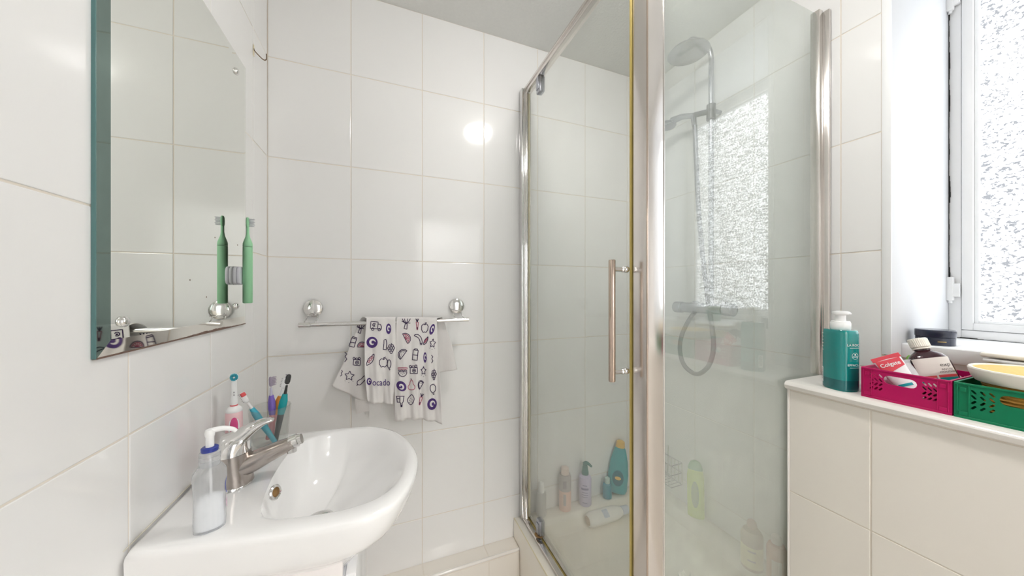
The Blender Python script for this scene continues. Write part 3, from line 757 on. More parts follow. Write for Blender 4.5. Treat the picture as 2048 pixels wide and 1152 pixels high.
def decal(fn, poly_or_mesh, name, mat, parent):
    v, f = poly_or_mesh
    return MB().add([fn(p[0], p[1]) for p in v], f).build(name, mat, parent, 0, recalc=False)
def grid_rect(w, h, nx=10, ny=3, shape=None):
    v = []; f = []
    for j in range(ny + 1):
        for i in range(nx + 1):
            u = -w/2 + w*i/nx; vv = -h/2 + h*j/ny
            if shape: u, vv = shape(i/nx*2 - 1, j/ny*2 - 1)
            v.append((u, vv))
    for j in range(ny):
        for i in range(nx):
            a = j*(nx+1) + i; f.append((a, a+1, a+nx+2, a+nx+1))
    return v, f
def disc_grid(rx, ry):
    def sh(x, y):
        return (rx*x*math.sqrt(max(0, 1 - y*y/2)), ry*y*math.sqrt(max(0, 1 - x*x/2)))
    return grid_rect(1, 1, 10, 10, sh)
def ring_strip(rx, ry, w, n=28):
    v = []; f = []
    for k in range(n):
        a = 2*PI*k/n; v += [(rx*math.cos(a), ry*math.sin(a)), ((rx - w)*math.cos(a), (ry - w)*math.sin(a))]
    for k in range(n):
        a, b = 2*k, 2*((k+1) % n); f.append((a, b, b+1, a+1))
    return v, f
fn = wrap_ellipse(.0258, .0163, -.05, .078)
decal(fn, ring_strip(.011, .017, .0022), 'label_emblem', M_blue, sd)
decal(wrap_ellipse(.0258, .0163, -.05, .045), disc_grid(.008, .012), 'label_patch', plain('mauve_label', (.62, .45, .55), .4), sd)

# ------------------------------------------------------------------ electric toothbrush
et = thing('electric_toothbrush', 'pink and white electric toothbrush with teal bristles standing behind the tap', 'toothbrush', (-.322, .925, ZB + .002), 0)
K_ = .97
MB().lathe([(.0125, 0), (.0140, .003), (.0150, .03), (.0160, .08), (.0158, .106), (.0145, .110)], 32).build('handle', M_pink, et)
MB().lathe([(.0147, .1102), (.0150, .113), (.0142, .117), (.0105, .121), (.0070, .1235)], 32).build('shoulder', M_white, et)
MB().lathe([(.0072, .1236), (.0072, .126)], 24).build('seam_ring', M_red, et)
MB().lathe([(.0066, .126), (.0068, .131), (.0058, .15), (.0052, .172), (.0050, .184)], 24).build('brush_neck', M_white, et)
# white front panel and button face the basin and the room
fa = math.atan2(-.925, .322)
def face(fx, fy, fz): # local coords: along facing dir, sideways, up
    d = Vector((math.cos(fa), math.sin(fa), 0)); sd_ = Vector((-d.y, d.x, 0)); return d*fx + sd_*fy + Vector((0, 0, fz))
m = MB().lathe([(1, 0), (.97, .6), (.85, 1.0), (.5, 1.25), (.05, 1.3)], 28, cap0=False); m.map(lambda p: face(.0128 + p.z*.0022, p.x*.0098, .074 + p.y*.033)); m.build('grip_panel', M_white, et)
m = MB().lathe([(1, 0), (.97, .6), (.85, 1.0), (.5, 1.25), (.05, 1.3)], 28, cap0=False); m.map(lambda p: face(.0150 + p.z*.0022, p.x*.0070*(1 + .25*p.y), .074 + p.y*.027)); m.build('button', M_hotpink, et)
m = MB()
for zz in (.150, .156): m.box((-.0007, -.0004, -.0015), (.0007, .0004, .0015)); 
m = MB()
for zz in (.149, .155):
    b_ = MB().box((-.0005, -.0007, -.0016), (.0009, .0007, .0016)); b_.map(lambda p: face(.0056 + p.x, p.y, zz + p.z)); m.add(b_.v, b_.f)
m.build('printed_marks', M_dark, et)
hd_ = MB().lathe([(.0072, -.004), (.0078, 0), (.0078, .003)], 24).map(lambda p: face(.001 + p.z, p.x, .190 + p.y*1.1)).build('brush_head', M_white, et)
bq = MB()
for rr, nn in ((.0062, 14), (.0036, 9), (.0, 1)):
    for k in range(nn):
        a = 2*PI*k/nn; y_, z_ = rr*math.cos(a), rr*math.sin(a)*1.1
        bq.tube([face(.003, y_, .190 + z_), face(.0115, y_, .190 + z_)], .00125, 6)
bq.build('bristles', M_cyan, hd_)
MB().tube([face(.003, 0, .190), face(.0123, 0, .190)], .0018, 8).build('centre_tuft', M_white, hd_)

# ------------------------------------------------------------------ tumbler and toothbrushes
GX, GY = -.266, .972
gl = thing('glass_tumbler', 'ribbed clear glass tumbler holding four toothbrushes on the basin corner', 'tumbler', (GX, GY, ZB + .002))
prof = [(.032, 0), (.035, .003), (.0375, .03), (.0405, .07), (.0430, .098), (.0422, .0995), (.0408, .098), (.0380, .07), (.0352, .03), (.032, .010), (.010, .008)]
MB().lathe(prof, 72, ribs=24, ribd=.014).build('glass', M_glass, gl, 30)
def toothbrush(label, foot, head, roll, mats, style=0, hl=.024):
    """foot and head are world points; the bristles leave towards local +x turned by roll"""
    foot, head = Vector(foot), Vector(head); d = (head - foot); L = d.length; d.normalize()
    a = Vector((math.cos(roll), math.sin(roll), 0)); a = (a - d*a.dot(d)).normalized(); b = d.cross(a)
    M = Matrix((a, b, d)).transposed().to_4x4(); M.translation = foot
    t = thing('toothbrush', label, 'toothbrush', group=None, mat=M)
    mh, mn, mb_, mg, mhd = mats
    z1 = L*.70
    MB().tube([(0, 0, 0), (0, 0, .003), (0, 0, L*.16), (.0005, 0, L*.36), (0, 0, L*.58), (-.0006, 0, z1)], [.0025, .0042, .0046, .0058, .0062, .0040], 16, sy=1.25, up=(0, 1, 0)).build('handle', mh, t)
    MB().tube([(-.0006, 0, z1 - .002), (0, 0, L*.80), (0, 0, L - hl - .003)], [.0038, .0027, .0026], 14, up=(0, 1, 0)).build('neck', mn, t)
    h_ = MB().lathe([(.3, -1), (.75, -.9), (1, -.5), (1, .5), (.75, .9), (.3, 1)], 20).map(lambda p: Vector((p.x*.0022, p.y*.0058, L - hl/2 + p.z*hl*.52))).build('brush_head', mhd, t)
    bb = MB()
    for k in range(6):
        z = L - hl + .0025 + (hl - .005)*k/5
        for y in (-.0036, -.0012, .0012, .0036):
            ln = .0105 + (.0016 if k % 2 else 0)
            bb.tube([(.0015, y, z), (ln, y*1.08, z + .0004*math.sin(7*k + y*900))], .00085, 5)
    bb.build('bristles', mb_, h_)
    if mg:
        MB().tube([(.0006, 0, L*.40), (.0006, 0, L*.50), (.0004, 0, L*.60), (0, 0, L*.71)], [.0060, .0076, .0074, .0046], 16, sy=1.22, up=(0, 1, 0)).build('grip', mg, t)
    return t
g0 = ZB + .012
def tip(x, y, Y): return onY(x, y, Y)
view = math.atan2(-GY, -GX)
toothbrush('white toothbrush with a red tip slumped over the rim of the tumbler', (GX + .014, GY - .010, g0), tip(482, 786, .955), view + 3.6, (plain('blue_white_handle', (.05, .42, .55), .3), M_white, M_clearp, None, M_white), hl=.026)
toothbrush('violet translucent toothbrush with mauve bristles in the tumbler', (GX + .004, GY + .008, g0), tip(541, 754, .982), view + 2.2, (plain('rose_handle', (.80, .32, .34), .3), plain('clear_violet_neck', (.55, .53, .66), .25), M_lilacg, M_purple, M_lilacg))
toothbrush('white toothbrush with orange grip standing beside the black toothbrush', (GX - .010, GY + .016, g0), tip(571, 757, 1.004), view + 3.4, (plain('rose_handle', (.80, .32, .34), .3), M_white, M_clearp, M_orange, M_white))
toothbrush('black toothbrush with a teal grip leaning out of the tumbler', (GX + .012, GY - .004, g0), tip(578, 749, .972), view + 3.3, (M_dark, M_dark, M_lilacg, M_teal, M_dark))
# red tip of the white toothbrush
for o in COL.objects:
    if o.type == 'EMPTY' and o.get('label', '').startswith('white toothbrush with a red tip'):
        bh = [c for c in o.children if c.name.startswith('brush_head')][0]
        L = (max(v.co.z for v in bh.data.vertices))
        MB().box((-.0085, -.0048, L - .0105), (-.0015, .0048, L - .0012), .0015).build('red_tip', M_red, bh)

# ------------------------------------------------------------------ towel rail
YR_, ZRl = 1.232, H - .113
tl = thing('towel_rail', 'slim chrome towel rail on two round suction mounts', 'towel rail', (0, YR_, ZRl))
xa, xb = onY(597, 650, YR_).x, onY(937, 640, YR_).x
MB().tube([(xa + .03, 0, 0), (xb, 0, 0)], .0075, 18).build('bar', M_chrome, tl)
MB().tube([(xa, 0, 0), (xa + .001, 0, 0), (xa + .034, 0, 0), (xa + .035, 0, 0)], [.0078, .0088, .0088, .0078], 18).build('bar_sleeve', M_chrome, tl)
for px, py, rr in ((626, 617, .030), (914, 612, .030)):
    c = onY(px, py, YB - .012); cx, cz = c.x, c.z - ZRl
    m = MB().lathe([(rr, 0), (rr, .008), (rr*.96, .012), (rr*.80, .015), (rr*.4, .0175), (rr*.05, .018)], 36).map(lambda p: Vector((cx + p.x, YB - YR_ - p.z, cz + p.y)))
    su = m.build('suction_mount', M_chrome, tl)
    for sx_ in (-.017, .017):
        MB().tube(spline([(cx + sx_, YB - YR_ - .012, cz - .02), (cx + sx_, YB - YR_ - .030, cz - .035), (cx + sx_, .006, cz - .045), (cx + sx_, 0, -.001)], 4), .0022, 8).build('prong', M_chrome, su)

# ------------------------------------------------------------------ printed cloths
class Cloth:
    """a cloth draped over the rail; front and back leaf are height fields over (X,Z)"""
    def __init__(s, name, label, front, back, ph, parent_group):
        s.ph = ph
        s.yf, s.yb = YR_ - .0125, YR_ + .0125
        s.t = thing(name, label, 'cloth', (0, YR_, ZRl))
        conv = lambda pts, Y: [(onY(x, y, Y).x, onY(x, y, Y).z) for x, y in pts]
        s.fl, s.fr_ = conv(front[0], s.yf), conv(front[1], s.yf)
        s.bl, s.br = conv(back[0], s.yb + .01), conv(back[1], s.yb + .01)
        s.sagf, s.sagb = front[2], back[2]
        rows = []; NU, NV = 48, 40
        def edge(pl, t):
            k = t*(len(pl) - 1); i = min(int(k), len(pl) - 2); q = k - i
            return (lerp(pl[i][0], pl[i+1][0], q), lerp(pl[i][1], pl[i+1][1], q))
        def leaf(L, R_, sag, F, v):
            a, b = edge(L, v), edge(R_, v); row = []
            for k in range(NU + 1):
                u = k/NU; X = lerp(a[0], b[0], u); Z = lerp(a[1], b[1], u) - sag*math.sin(PI*u)*v*v
                row.append((X, F(X, Z), Z))
            return row
        for k in range(NV + 1): rows.append(leaf(s.bl, s.br, s.sagb, s.FB, 1 - k/NV))
        bt = rows[-1]; ft = leaf(s.fl, s.fr_, s.sagf, s.FF, 0)
        for k in range(1, 8):
            a = PI*k/8; row = []
            for p, q in zip(bt, ft):
                w = k/8; X = lerp(p[0], q[0], w)
                row.append((X, YR_ + .0118*math.cos(a), max(lerp(p[2], q[2], w), ZRl) + .0118*math.sin(a)))
            rows.append(row)
        for k in range(NV + 1): rows.append(leaf(s.fl, s.fr_, s.sagf, s.FF, k/NV))
        mb = MB().rings(rows, False, False, closed=False)
        mb.map(lambda p: p - Vector((0, YR_, ZRl)))
        o = mb.build('fabric', M_cloth, s.t, 0); o.data.shade_smooth()
        md = o.modifiers.new('thickness', 'SOLIDIFY'); md.thickness = .0014; md.offset = 0
    def FF(s, X, Z):
        t = max(0, min(1, (ZRl - Z)/.28))
        return s.yf - t*.004 + (.0015 + .0060*t)*math.sin((X*130) + s.ph + 2.0*t) + .0018*t*math.sin(X*310 + s.ph*2 + Z*25) - .004*t
    def FB(s, X, Z):
        t = max(0, min(1, (ZRl - Z)/.28))
        return s.yb + .012*t + (.001 + .006*t)*math.sin(X*85 + s.ph*1.7 - 1.5*t)
    def ink(s):
        s.acc = {}
        return s
    def P(s, x, y, back):
        F = s.FB if back else s.FF; Y = s.yb + .01 if back else s.yf
        for _ in range(4):
            c = onY(x, y, Y); Y = F(c.x, c.z)
        return Vector((c.x, Y - .0018, c.z)) - Vector((0, YR_, ZRl))
    def clip(s, x, y):
        return True
    def put(s, mat, v, f, back):
        s.raw(mat, [s.P(p[0], p[1], back) for p in v], f)
    def raw(s, mat, v, f):
        s.acc.setdefault(mat.name, MB()).add(v, f)
    def flush(s, name='printed_motif'):
        """one motif, one part; its inks are material slots"""
        if not s.acc: return
        mb = MB(); idx = []
        for i, (k, b) in enumerate(s.acc.items()): mb.add(b.v, b.f); idx += [i]*len(b.f)
        ks = list(s.acc); o = mb.build(name, MATS[ks[0]], s.t, 0, recalc=False)
        for k in ks[1:]: o.data.materials.append(MATS[k])
        o.data.polygons.foreach_set('material_index', idx); s.acc = {}
    def stroke(s, pts, closed, cx, cy, sc, rot, w, mat, back, sx=1.0):
        ca, sa = math.cos(rot), math.sin(rot)
        fine = []                                   # short steps, so that the print follows the folds
        for i in range(len(pts) if closed else len(pts) - 1):
            a_, b_ = pts[i], pts[(i+1) % len(pts)]
            k_ = max(1, int(math.hypot((b_[0]-a_[0])*sx, b_[1]-a_[1])*sc/1.6))
            fine += [(lerp(a_[0], b_[0], j/k_), lerp(a_[1], b_[1], j/k_)) for j in range(k_)]
        pts = fine if closed else fine + [pts[-1]]
        Q = [Vector((p[0]*sx*sc, -p[1]*sc, 0)) for p in pts]
        Q = [Vector((cx + q.x*ca - q.y*sa, cy + q.x*sa + q.y*ca, 0)) for q in Q]
        n = len(Q); v = []; f = []
        for i in range(n):
            a = Q[(i-1) % n] if closed else Q[max(0, i-1)]; b = Q[(i+1) % n] if closed else Q[min(n-1, i+1)]
            d = (b - a); d = d.normalized() if d.length > 1e-6 else Vector((1, 0, 0))
            nn = Vector((-d.y, d.x, 0))*w/2
            v += [Q[i] + nn, Q[i] - nn]
        for i in range(n if closed else n - 1):
            a, b = 2*i, 2*((i+1) % n); f.append((a, b, b+1, a+1))
        s.put(mat, v, f, back)
    def fill(s, pts, cx, cy, sc, rot, mat, back, sx=1.0):
        ca, sa = math.cos(rot), math.sin(rot); n = len(pts)
        Q = [((cx + p[0]*sx*sc*ca + p[1]*sc*sa), (cy + p[0]*sx*sc*sa - p[1]*sc*ca)) for p in pts]
        c = (sum(q[0] for q in Q)/n, sum(q[1] for q in Q)/n)
        v = [c] + Q + [((q[0]+c[0])/2, (q[1]+c[1])/2) for q in Q]
        f = []
        for i in range(n):
            j = (i+1) % n; f += [(0, n+1+i, n+1+j), (n+1+i, 1+i, 1+j, n+1+j)]
        s.put(mat, v, f, back)

def circ(r=1, cx=0, cy=0, n=18, a0=0, a1=2*PI):
    full = abs(a1 - a0 - 2*PI) < 1e-6
    return [(cx + r*math.cos(a0 + (a1-a0)*k/(n if full else n-1)), cy + r*math.sin(a0 + (a1-a0)*k/(n if full else n-1))) for k in range(n)]
def motif(C, kind, x, y, sc, rot=0.0, back=False, sx=1.0, ink=None):
    ink = ink or M_ink; w = 1.45
    st = lambda p, c=False, m=None: C.stroke(p, c, x, y, sc, rot, w, m or ink, back, sx)
    fl = lambda p, m=None: C.fill(p, x, y, sc, rot, m or ink, back, sx)
    if kind == 'swirl':
        C.fill(circ(1, n=28), x, y, sc, rot, M_inkp, back, sx)
        pts = [(.62*(1 - .62*t)*math.cos(.2 + 5.2*t) + .18*t, .62*(1 - .62*t)*math.sin(.2 + 5.2*t) - .05) for t in [k/20 for k in range(21)]]
        ca, sa = math.cos(rot), math.sin(rot)
        v = []; f = []
        for i, p in enumerate(pts):
            d = Vector((pts[min(i+1, 20)][0] - pts[max(i-1, 0)][0], pts[min(i+1, 20)][1] - pts[max(i-1, 0)][1], 0)).normalized()
            hw_ = .04 + .15*math.sin(PI*min(1, (i+1)/21))
            for sg in (1, -1):
                qx, qy = (p[0] - sg*d.y*hw_)*sx*sc, -(p[1] + sg*d.x*hw_)*sc
                v.append((x + qx*ca - qy*sa, y + qx*sa + qy*ca))
        for i in range(20): f.append((2*i, 2*i+2, 2*i+3, 2*i+1))
        C.raw(M_cloth, [C.P(p[0], p[1], back) + Vector((0, -.0006, 0)) for p in v], f)
    elif kind == 'star':
        st([(r_*math.cos(PI/2 + PI*k/5), r_*math.sin(PI/2 + PI*k/5)) for k in range(10) for r_ in [1 if k % 2 == 0 else .5]], True)
        for a in (-2.2, -1.57, -.9): st([(1.25*math.cos(a), 1.25*math.sin(a)), (1.35*math.cos(a), 1.35*math.sin(a))])
    elif kind == 'truck':
        st([(-.9, .7), (.35, .7), (.35, -.5), (-.9, -.5)], True); st([(.35, .35), (.75, .35), (1, -.05), (1, -.5), (.35, -.5)])
        st(circ(.22, -.5, -.6), True); st(circ(.22, .65, -.6), True); st(circ(.26, -.3, .15, 12, .4, 5.6)); fl(circ(.13, -.28, .12, 10))
    elif kind == 'camera':
        st([(-.8, .45), (.9, .45), (.9, -.8), (-.8, -.8)], True); st(circ(.36, .1, -.2), True); fl(circ(.18, .1, -.2, 10))
        st(circ(.25, -.75, .65, 10), True); st(circ(.25, .55, .75, 10), True); st([(-.4, .45), (-.3, .8), (.2, .8), (.3, .45)])
    elif kind == 'slice':
        ar = circ(1, 0, 0, 14, -.5, PI - .5)
        st(ar, True); st(circ(.78, 0, 0, 12, -.5, PI - .5), False, M_inkr if ink is M_ink else ink)
        for k in range(1, 6):
            a = -.5 + PI*k/6; st([(.08*math.cos(a), .08*math.sin(a)), (.75*math.cos(a), .75*math.sin(a))], False, M_inkr)
    elif kind == 'melon':
        ar = circ(1, 0, 0, 14, .6, PI + .6); st(ar, True); st(circ(.8, 0, 0, 12, .6, PI + .6))
        for a, r_ in ((1.2, .45), (2, .5), (2.8, .4), (3.3, .6)): st([(r_*math.cos(a), r_*math.sin(a)), ((r_+.1)*math.cos(a), (r_+.1)*math.sin(a))])
    elif kind == 'carton':
        st([(-.6, -1), (.55, -1), (.65, .7), (-.45, .7)], True); st([(-.45, .7), (-.3, 1), (.6, 1), (.65, .7)]); st([(-.55, -.2), (.6, -.1)])
    elif kind == 'burger':
        st([(-1, .8), (1, .8), (1, .5), (-1, .5)], True, M_inkr if ink is M_ink else ink); st([(-1, .3), (-.6, .1), (-.2, .3), (.2, .1), (.6, .3), (1, .1)])
        st(circ(.95, 0, -.05, 12, PI, 2*PI), True)
        for p in ((-.4, -.35), (0, -.5), (.4, -.35), (.1, -.25)): st([p, (p[0]+.08, p[1]-.08)])
    elif kind == 'grapes':
        for p in ((-.35, .6), (.3, .65), (-.6, .1), (0, .15), (.6, .15), (-.35, -.35), (.3, -.35), (0, -.85)): st(circ(.32, p[0], p[1], 9), True)
        st([(0, .95), (.1, 1.3)])
    elif kind == 'apple':
        st([(0, .6), (.5, .85), (.95, .3), (.8, -.5), (.3, -1), (-.1, -.85), (-.5, -1), (-.9, -.4), (-.9, .4), (-.4, .8)], True); st([(0, .6), (.1, 1.1)]); st([(.1, .9), (.5, 1.15)])
    elif kind == 'pear':
        st(spline2([(0, 1), (.3, .6), (.4, .1), (.75, -.4), (.6, -.95), (0, -1.1), (-.6, -.95), (-.75, -.4), (-.4, .1), (-.3, .6)]), True, M_inkr if ink is M_ink else ink); st([(0, 1), (-.15, 1.3)])
    elif kind == 'banana':
        st(spline2([(-.9, .8), (-.2, .9), (.5, .4), (.8, -.4), (.7, -1), (.4, -.9), (.3, -.3), (-.1, .3), (-.8, .6)]), True); st([(.35, -.85), (.8, -.7)])
    elif kind == 'pod':
        st(spline2([(-.9, -.9), (-.3, .2), (.5, .7), (1, 1), (.8, .2), (.2, -.6)]), True)
        for p in ((-.3, -.3), (.1, .05), (.5, .4)): st(circ(.2, p[0], p[1], 8), True, M_inkr)
    elif kind == 'carrot':
        st([(-.4, .5), (.4, .5), (.15, -1), (-.1, -1)], True, M_inkr if ink is M_ink else ink)
        for q in (-.5, 0, .5): st([(0, .5), (q, 1.2)])
        fl([(-.2, -.5), (.25, -.5), (.15, -1), (-.1, -1)])
    elif kind == 'radish':
        st([(-.5, -.9), (-.2, .1), (.2, .1), (.15, -1.0)], True)
        for q in (-.9, -.4, .3, .9): st([(0, .05), (q*.7, .6), (q, 1.1)]); 
        st([(-1, .6), (-.3, .3), (.9, .2)])
    elif kind == 'jar':
        st([(-1, 1), (1, 1)]); st([(-.85, 1), (-.7, -.2), (-.1, -.2)]); st([(-.1, .9), (-.1, -.2), (.15, -.4), (.15, -1.1), (.45, -1.1), (.45, -.4), (.7, -.1), (.85, 1)])
        fl([(.15, -.7), (.45, -.7), (.45, -1.1), (.15, -1.1)]); st([(-.75, .5), (-.1, .5)])
    elif kind == 'berry':
        st(spline2([(.3, 1), (.8, .3), (.6, -.6), (0, -1.1), (-.6, -.6), (-.75, 0), (-.2, .7)]), True)
        for p in ((0, .3), (.3, 0), (-.25, -.1), (.05, -.4), (.35, -.5), (-.3, -.55)): st([p, (p[0]+.05, p[1]-.14)])
    elif kind == 'lemon':
        st(spline2([(0, 1), (.7, .6), (.8, -.2), (.3, -.8), (-.3, -.8), (-.75, -.2), (-.7, .6)]), True); st([(0, -.8), (.1, -1.3), (.5, -1.1)])
    elif kind == 'can':
        st([(-.6, 1), (.5, 1), (.5, -1), (-.6, -1)], True); st([(-.6, 0), (.5, 0)]); st([(-.4, 1), (-.3, 1.25), (.3, 1.25), (.4, 1)])
    elif kind == 'bottle':
        st([(-.25, .9), (.15, 1.1), (.3, .3), (.2, -1), (-.4, -1), (-.25, .2)], True)
    elif kind == 'squiggle':
        st([(-.3, 1), (.2, .6), (-.2, .2), (.2, -.3), (-.3, -.8)])
    elif kind == 'aubergine':
        st(spline2([(1, .9), (.4, .9), (-.2, .3), (-.9, -.1), (-1, -.7), (-.5, -.9), (.1, -.4), (.8, .4)]), True); st([(-.9, -.7), (-1.1, -1.1)])
def spline2(p): return [(q.x, q.y) for q in spline([(a, b, 0) for a, b in p], 4, True)]

def c4px(x, y): return 650 + x*.20833, 620 + y*.20833
CA = Cloth('printed_cloth', 'white muslin cloth with purple food doodles and brand lettering, flaring out behind the rail', 
           ([(733, 637), (729, 690), (730, 750), (735, 803)], [(791, 637), (792, 690), (790, 760), (785, 806)], .002),
           ([(717, 645), (703, 686), (684, 732), (664, 771)], [(792, 645), (794, 700), (793, 760), (790, 806)], .022), .4, None).ink()
for kind, x, y, sc, rot, back, sx in (('radish', 340, 185, 8, .1, 1, 1), ('carton', 268, 305, 10, .25, 1, .9), ('slice', 358, 355, 10, -.5, 1, 1), ('camera', 305, 495, 9, .1, 1, .9), ('squiggle', 202, 455, 11, 0, 1, .8),
        ('star', 235, 632, 10, .1, 1, 1), ('aubergine', 358, 675, 10, 0, 1, 1), ('squiggle', 160, 610, 7, .2, 1, .7), ('truck', 488, 152, 11.5, .08, 0, 1), ('swirl', 610, 180, 10.5, 0, 0, .5), ('swirl', 452, 310, 11.2, 0, 0, 1),
        ('bottle', 578, 332, 10, 0, 0, 1), ('grapes', 635, 370, 8.5, 0, 0, .9), ('pod', 432, 478, 10, -.2, 0, 1), ('apple', 562, 502, 9.5, 0, 0, .95), ('lemon', 615, 520, 9, 0, 0, .5), ('swirl', 424, 685, 7.2, 0, 0, .7)):
    X, Y = c4px(x, y); motif(CA, kind, X, Y, sc, rot, bool(back), sx); CA.flush()
tv, tf = text_mesh('ocado', 18.5, .12)
X, Y = c4px(540, 697)
CA.put(M_inkp, [(X + p[0]*.78, Y - p[1]) for p in tv], tf, False)
CA.flush('lettering')
m = MB(); A, B, Cc, D = [onY(x, y, YR_ + .030) - Vector((0, YR_, ZRl)) for x, y in ((709, 798), (764, 798), (764, 815), (713, 828))]
m.add([A, B, Cc, D] + [p + Vector((0, .001, 0)) for p in (A, B, Cc, D)], [(0, 1, 2, 3), (7, 6, 5, 4), (0, 4, 5, 1), (1, 5, 6, 2), (2, 6, 7, 3), (3, 7, 4, 0)]); m.build('inner_hem', M_cloth, CA.t)
A, B, Cc, D = [onY(x, y, YR_ + .026) - Vector((0, YR_, ZRl)) for x, y in ((738, 800), (762, 800), (762, 828), (739, 832))]
m = MB(); m.add([A, B, Cc, D] + [p + Vector((0, .0006, 0)) for p in (A, B, Cc, D)], [(0, 1, 2, 3), (7, 6, 5, 4), (0, 4, 5, 1), (1, 5, 6, 2), (2, 6, 7, 3), (3, 7, 4, 0)]); m.build('care_label', plain('satin_label', (.80, .79, .78), .4), CA.t)
CB = Cloth('printed_cloth', 'longer white muslin cloth with rows of purple and red food doodles',
           ([(793, 637), (790, 700), (789, 770), (788, 842)], [(874, 637), (877, 720), (881, 790), (883, 846)], -.012),
           ([(800, 645), (800, 680), (801, 710), (803, 744)], [(889, 647), (901, 682), (908, 712), (914, 738)], .012), 2.1, None).ink()
for kind, x, y, sc, rot, sx in (('radish', 780, 135, 10, 0, .9), ('carrot', 885, 140, 10, 0, .6), ('apple', 958, 170, 9.5, 0, .75), ('swirl', 1028, 185, 11.2, .3, .42), ('slice', 768, 275, 11, .6, 1), ('banana', 898, 280, 10.5, 0, .85),
        ('pod', 965, 295, 8, 0, .6), ('star', 1033, 320, 9.5, .1, .65), ('melon', 755, 432, 11.5, -.3, .95), ('can', 868, 432, 10, .1, .9), ('swirl', 960, 455, 10.5, 0, .32), ('squiggle', 1030, 475, 9, 0, .7), ('burger', 745, 590, 10, 0, .9),
        ('camera', 850, 572, 9.5, 0, .9), ('star', 945, 582, 9, 0, .6), ('grapes', 1045, 620, 9, 0, .6), ('swirl', 733, 730, 11.2, 2.4, .8), ('pear', 830, 715, 9.5, 0, .95), ('melon', 926, 728, 11, -.2, .6), ('lemon', 1035, 755, 9, 0, .75),
        ('jar', 722, 875, 10, 0, .85), ('berry', 822, 858, 9.5, 0, .9), ('carrot', 918, 860, 10.5, .25, .6), ('swirl', 1027, 902, 11.8, .2, .8)):
    X, Y = c4px(x, y); motif(CB, kind, X, Y, sc, rot, False, sx); CB.flush()

# ------------------------------------------------------------------ things on the ledge
# teal pump bottle
bc = Vector((1.146, .486, ZL))
tb = thing('pump_bottle', 'teal gel pump bottle with a white pump at the end of the ledge', 'bottle', bc, -.35)
P_ = 3.2
bodyp = [(.92, 0), (.985, .004), (1, .010), (1, .135), (.985, .150), (.95, .158), (.90, .160)]
MB().lathe([(q[0], q[1], .0285, .0325, P_) for q in bodyp], 56).build('body', M_tealb, tb)
MB().lathe([(1.003, .003, .0285, .0325, P_), (1.003, .028, .0285, .0325, P_), (1.0, .029, .0285, .0325, P_)], 56, cap0=False, cap1=False).build('gel_line', M_tealb_d, tb)
MB().lathe([(.0195, .160), (.0205, .162), (.0205, .178), (.019, .180), (.0195, .181), (.018, .183)], 36).build('collar', M_white, tb)
MB().lathe([(.011, .183), (.0105, .192), (.0110, .200)], 28).build('pump_stem', M_white, tb)
m = MB().lathe([(.012, .199), (.0165, .201), (.0175, .204), (.0165, .208), (.008, .210)], 32); m.build('pump_head', M_white, tb)
MB().tube([(.010, .0, .204), (.024, .004, .204), (.033, .006, .201)], [.006, .005, .0042], 12).build('nozzle', M_white, tb)
M_prt = plain('white_print', (.80, .86, .85), .5)
def superw(ax, ay, a0, z0, pex):
    def fn(u, v, off=.0005):
        # walk u metres of arc from angle a0 on the superellipse
        a = a0; step = .0015; rem = abs(u); sg = 1 if u >= 0 else -1
        def pt(a): 
            ca, sa = math.cos(a), math.sin(a); return Vector((math.copysign(abs(ca)**(2/pex), ca)*ax, math.copysign(abs(sa)**(2/pex), sa)*ay, 0))
        p = pt(a); n_ = 0
        while rem > 1e-6 and n_ < 4000:
            a2 = a + sg*.004; q = pt(a2); d = (q - p).length
            if d >= rem: p = p + (q - p)*(rem/d if d else 0); a = a2; break
            rem -= d; a = a2; p = q; n_ += 1
        t_ = (pt(a + .01) - pt(a - .01)); nrm = Vector((t_.y, -t_.x, 0)).normalized()
        return p + nrm*off + Vector((0, 0, z0 + v))
    return fn
A0 = -1.50
for txt, zz, sz, un in (('LA ROCHE', .122, .0085, 1), ('EFFACLAR', .070, .0085, 1)):
    fn = superw(.0285, .0325, A0, zz, P_); v, f = text_mesh(txt, sz)
    decal(fn, ([(p[0]*1.05, p[1]) for p in v], f), 'lettering', M_prt, tb)
    decal(superw(.0285, .0325, A0, zz - .007, P_), grid_rect(.030, .0007, 14, 1), 'printed_rule', M_prt, tb)
decal(superw(.0285, .0325, A0 - .02, .094, P_), ring_strip(.0085, .0085, .0007), 'printed_ring', M_prt, tb)
decal(superw(.0285, .0325, A0 - .02, .092, P_), grid_rect(.013, .002, 8, 1), 'printed_bar', M_prt, tb)
decal(superw(.0285, .0325, A0 - .02, .0975, P_), disc_grid(.0022, .0022), 'printed_dot', M_prt, tb)
L0 = 2.42
decal(superw(.0285, .0325, L0, .035, P_), grid_rect(.012, .040, 6, 2), 'barcode_label', M_white, tb)
v, f = [], []
for k in range(7):
    y_ = .022 + .0045*k; n0 = len(v)
    v += [(-.003, y_ - .035), (.0045, y_ - .035), (.0045, y_ - .035 + .002), (-.003, y_ - .035 + .002)]; f.append((n0, n0+1, n0+2, n0+3))
fb = superw(.0285, .0325, L0, .035, P_)
decal(lambda u, v_: fb(u, v_, .0009), (v, f), 'barcode_bars', M_dark, tb)
for k in range(6):
    decal(superw(.0285, .0325, L0 + .1, .148 - .009*k, P_), grid_rect(.008 + .002*(k % 2), .0007, 4, 1), 'small_print', M_prt, tb)

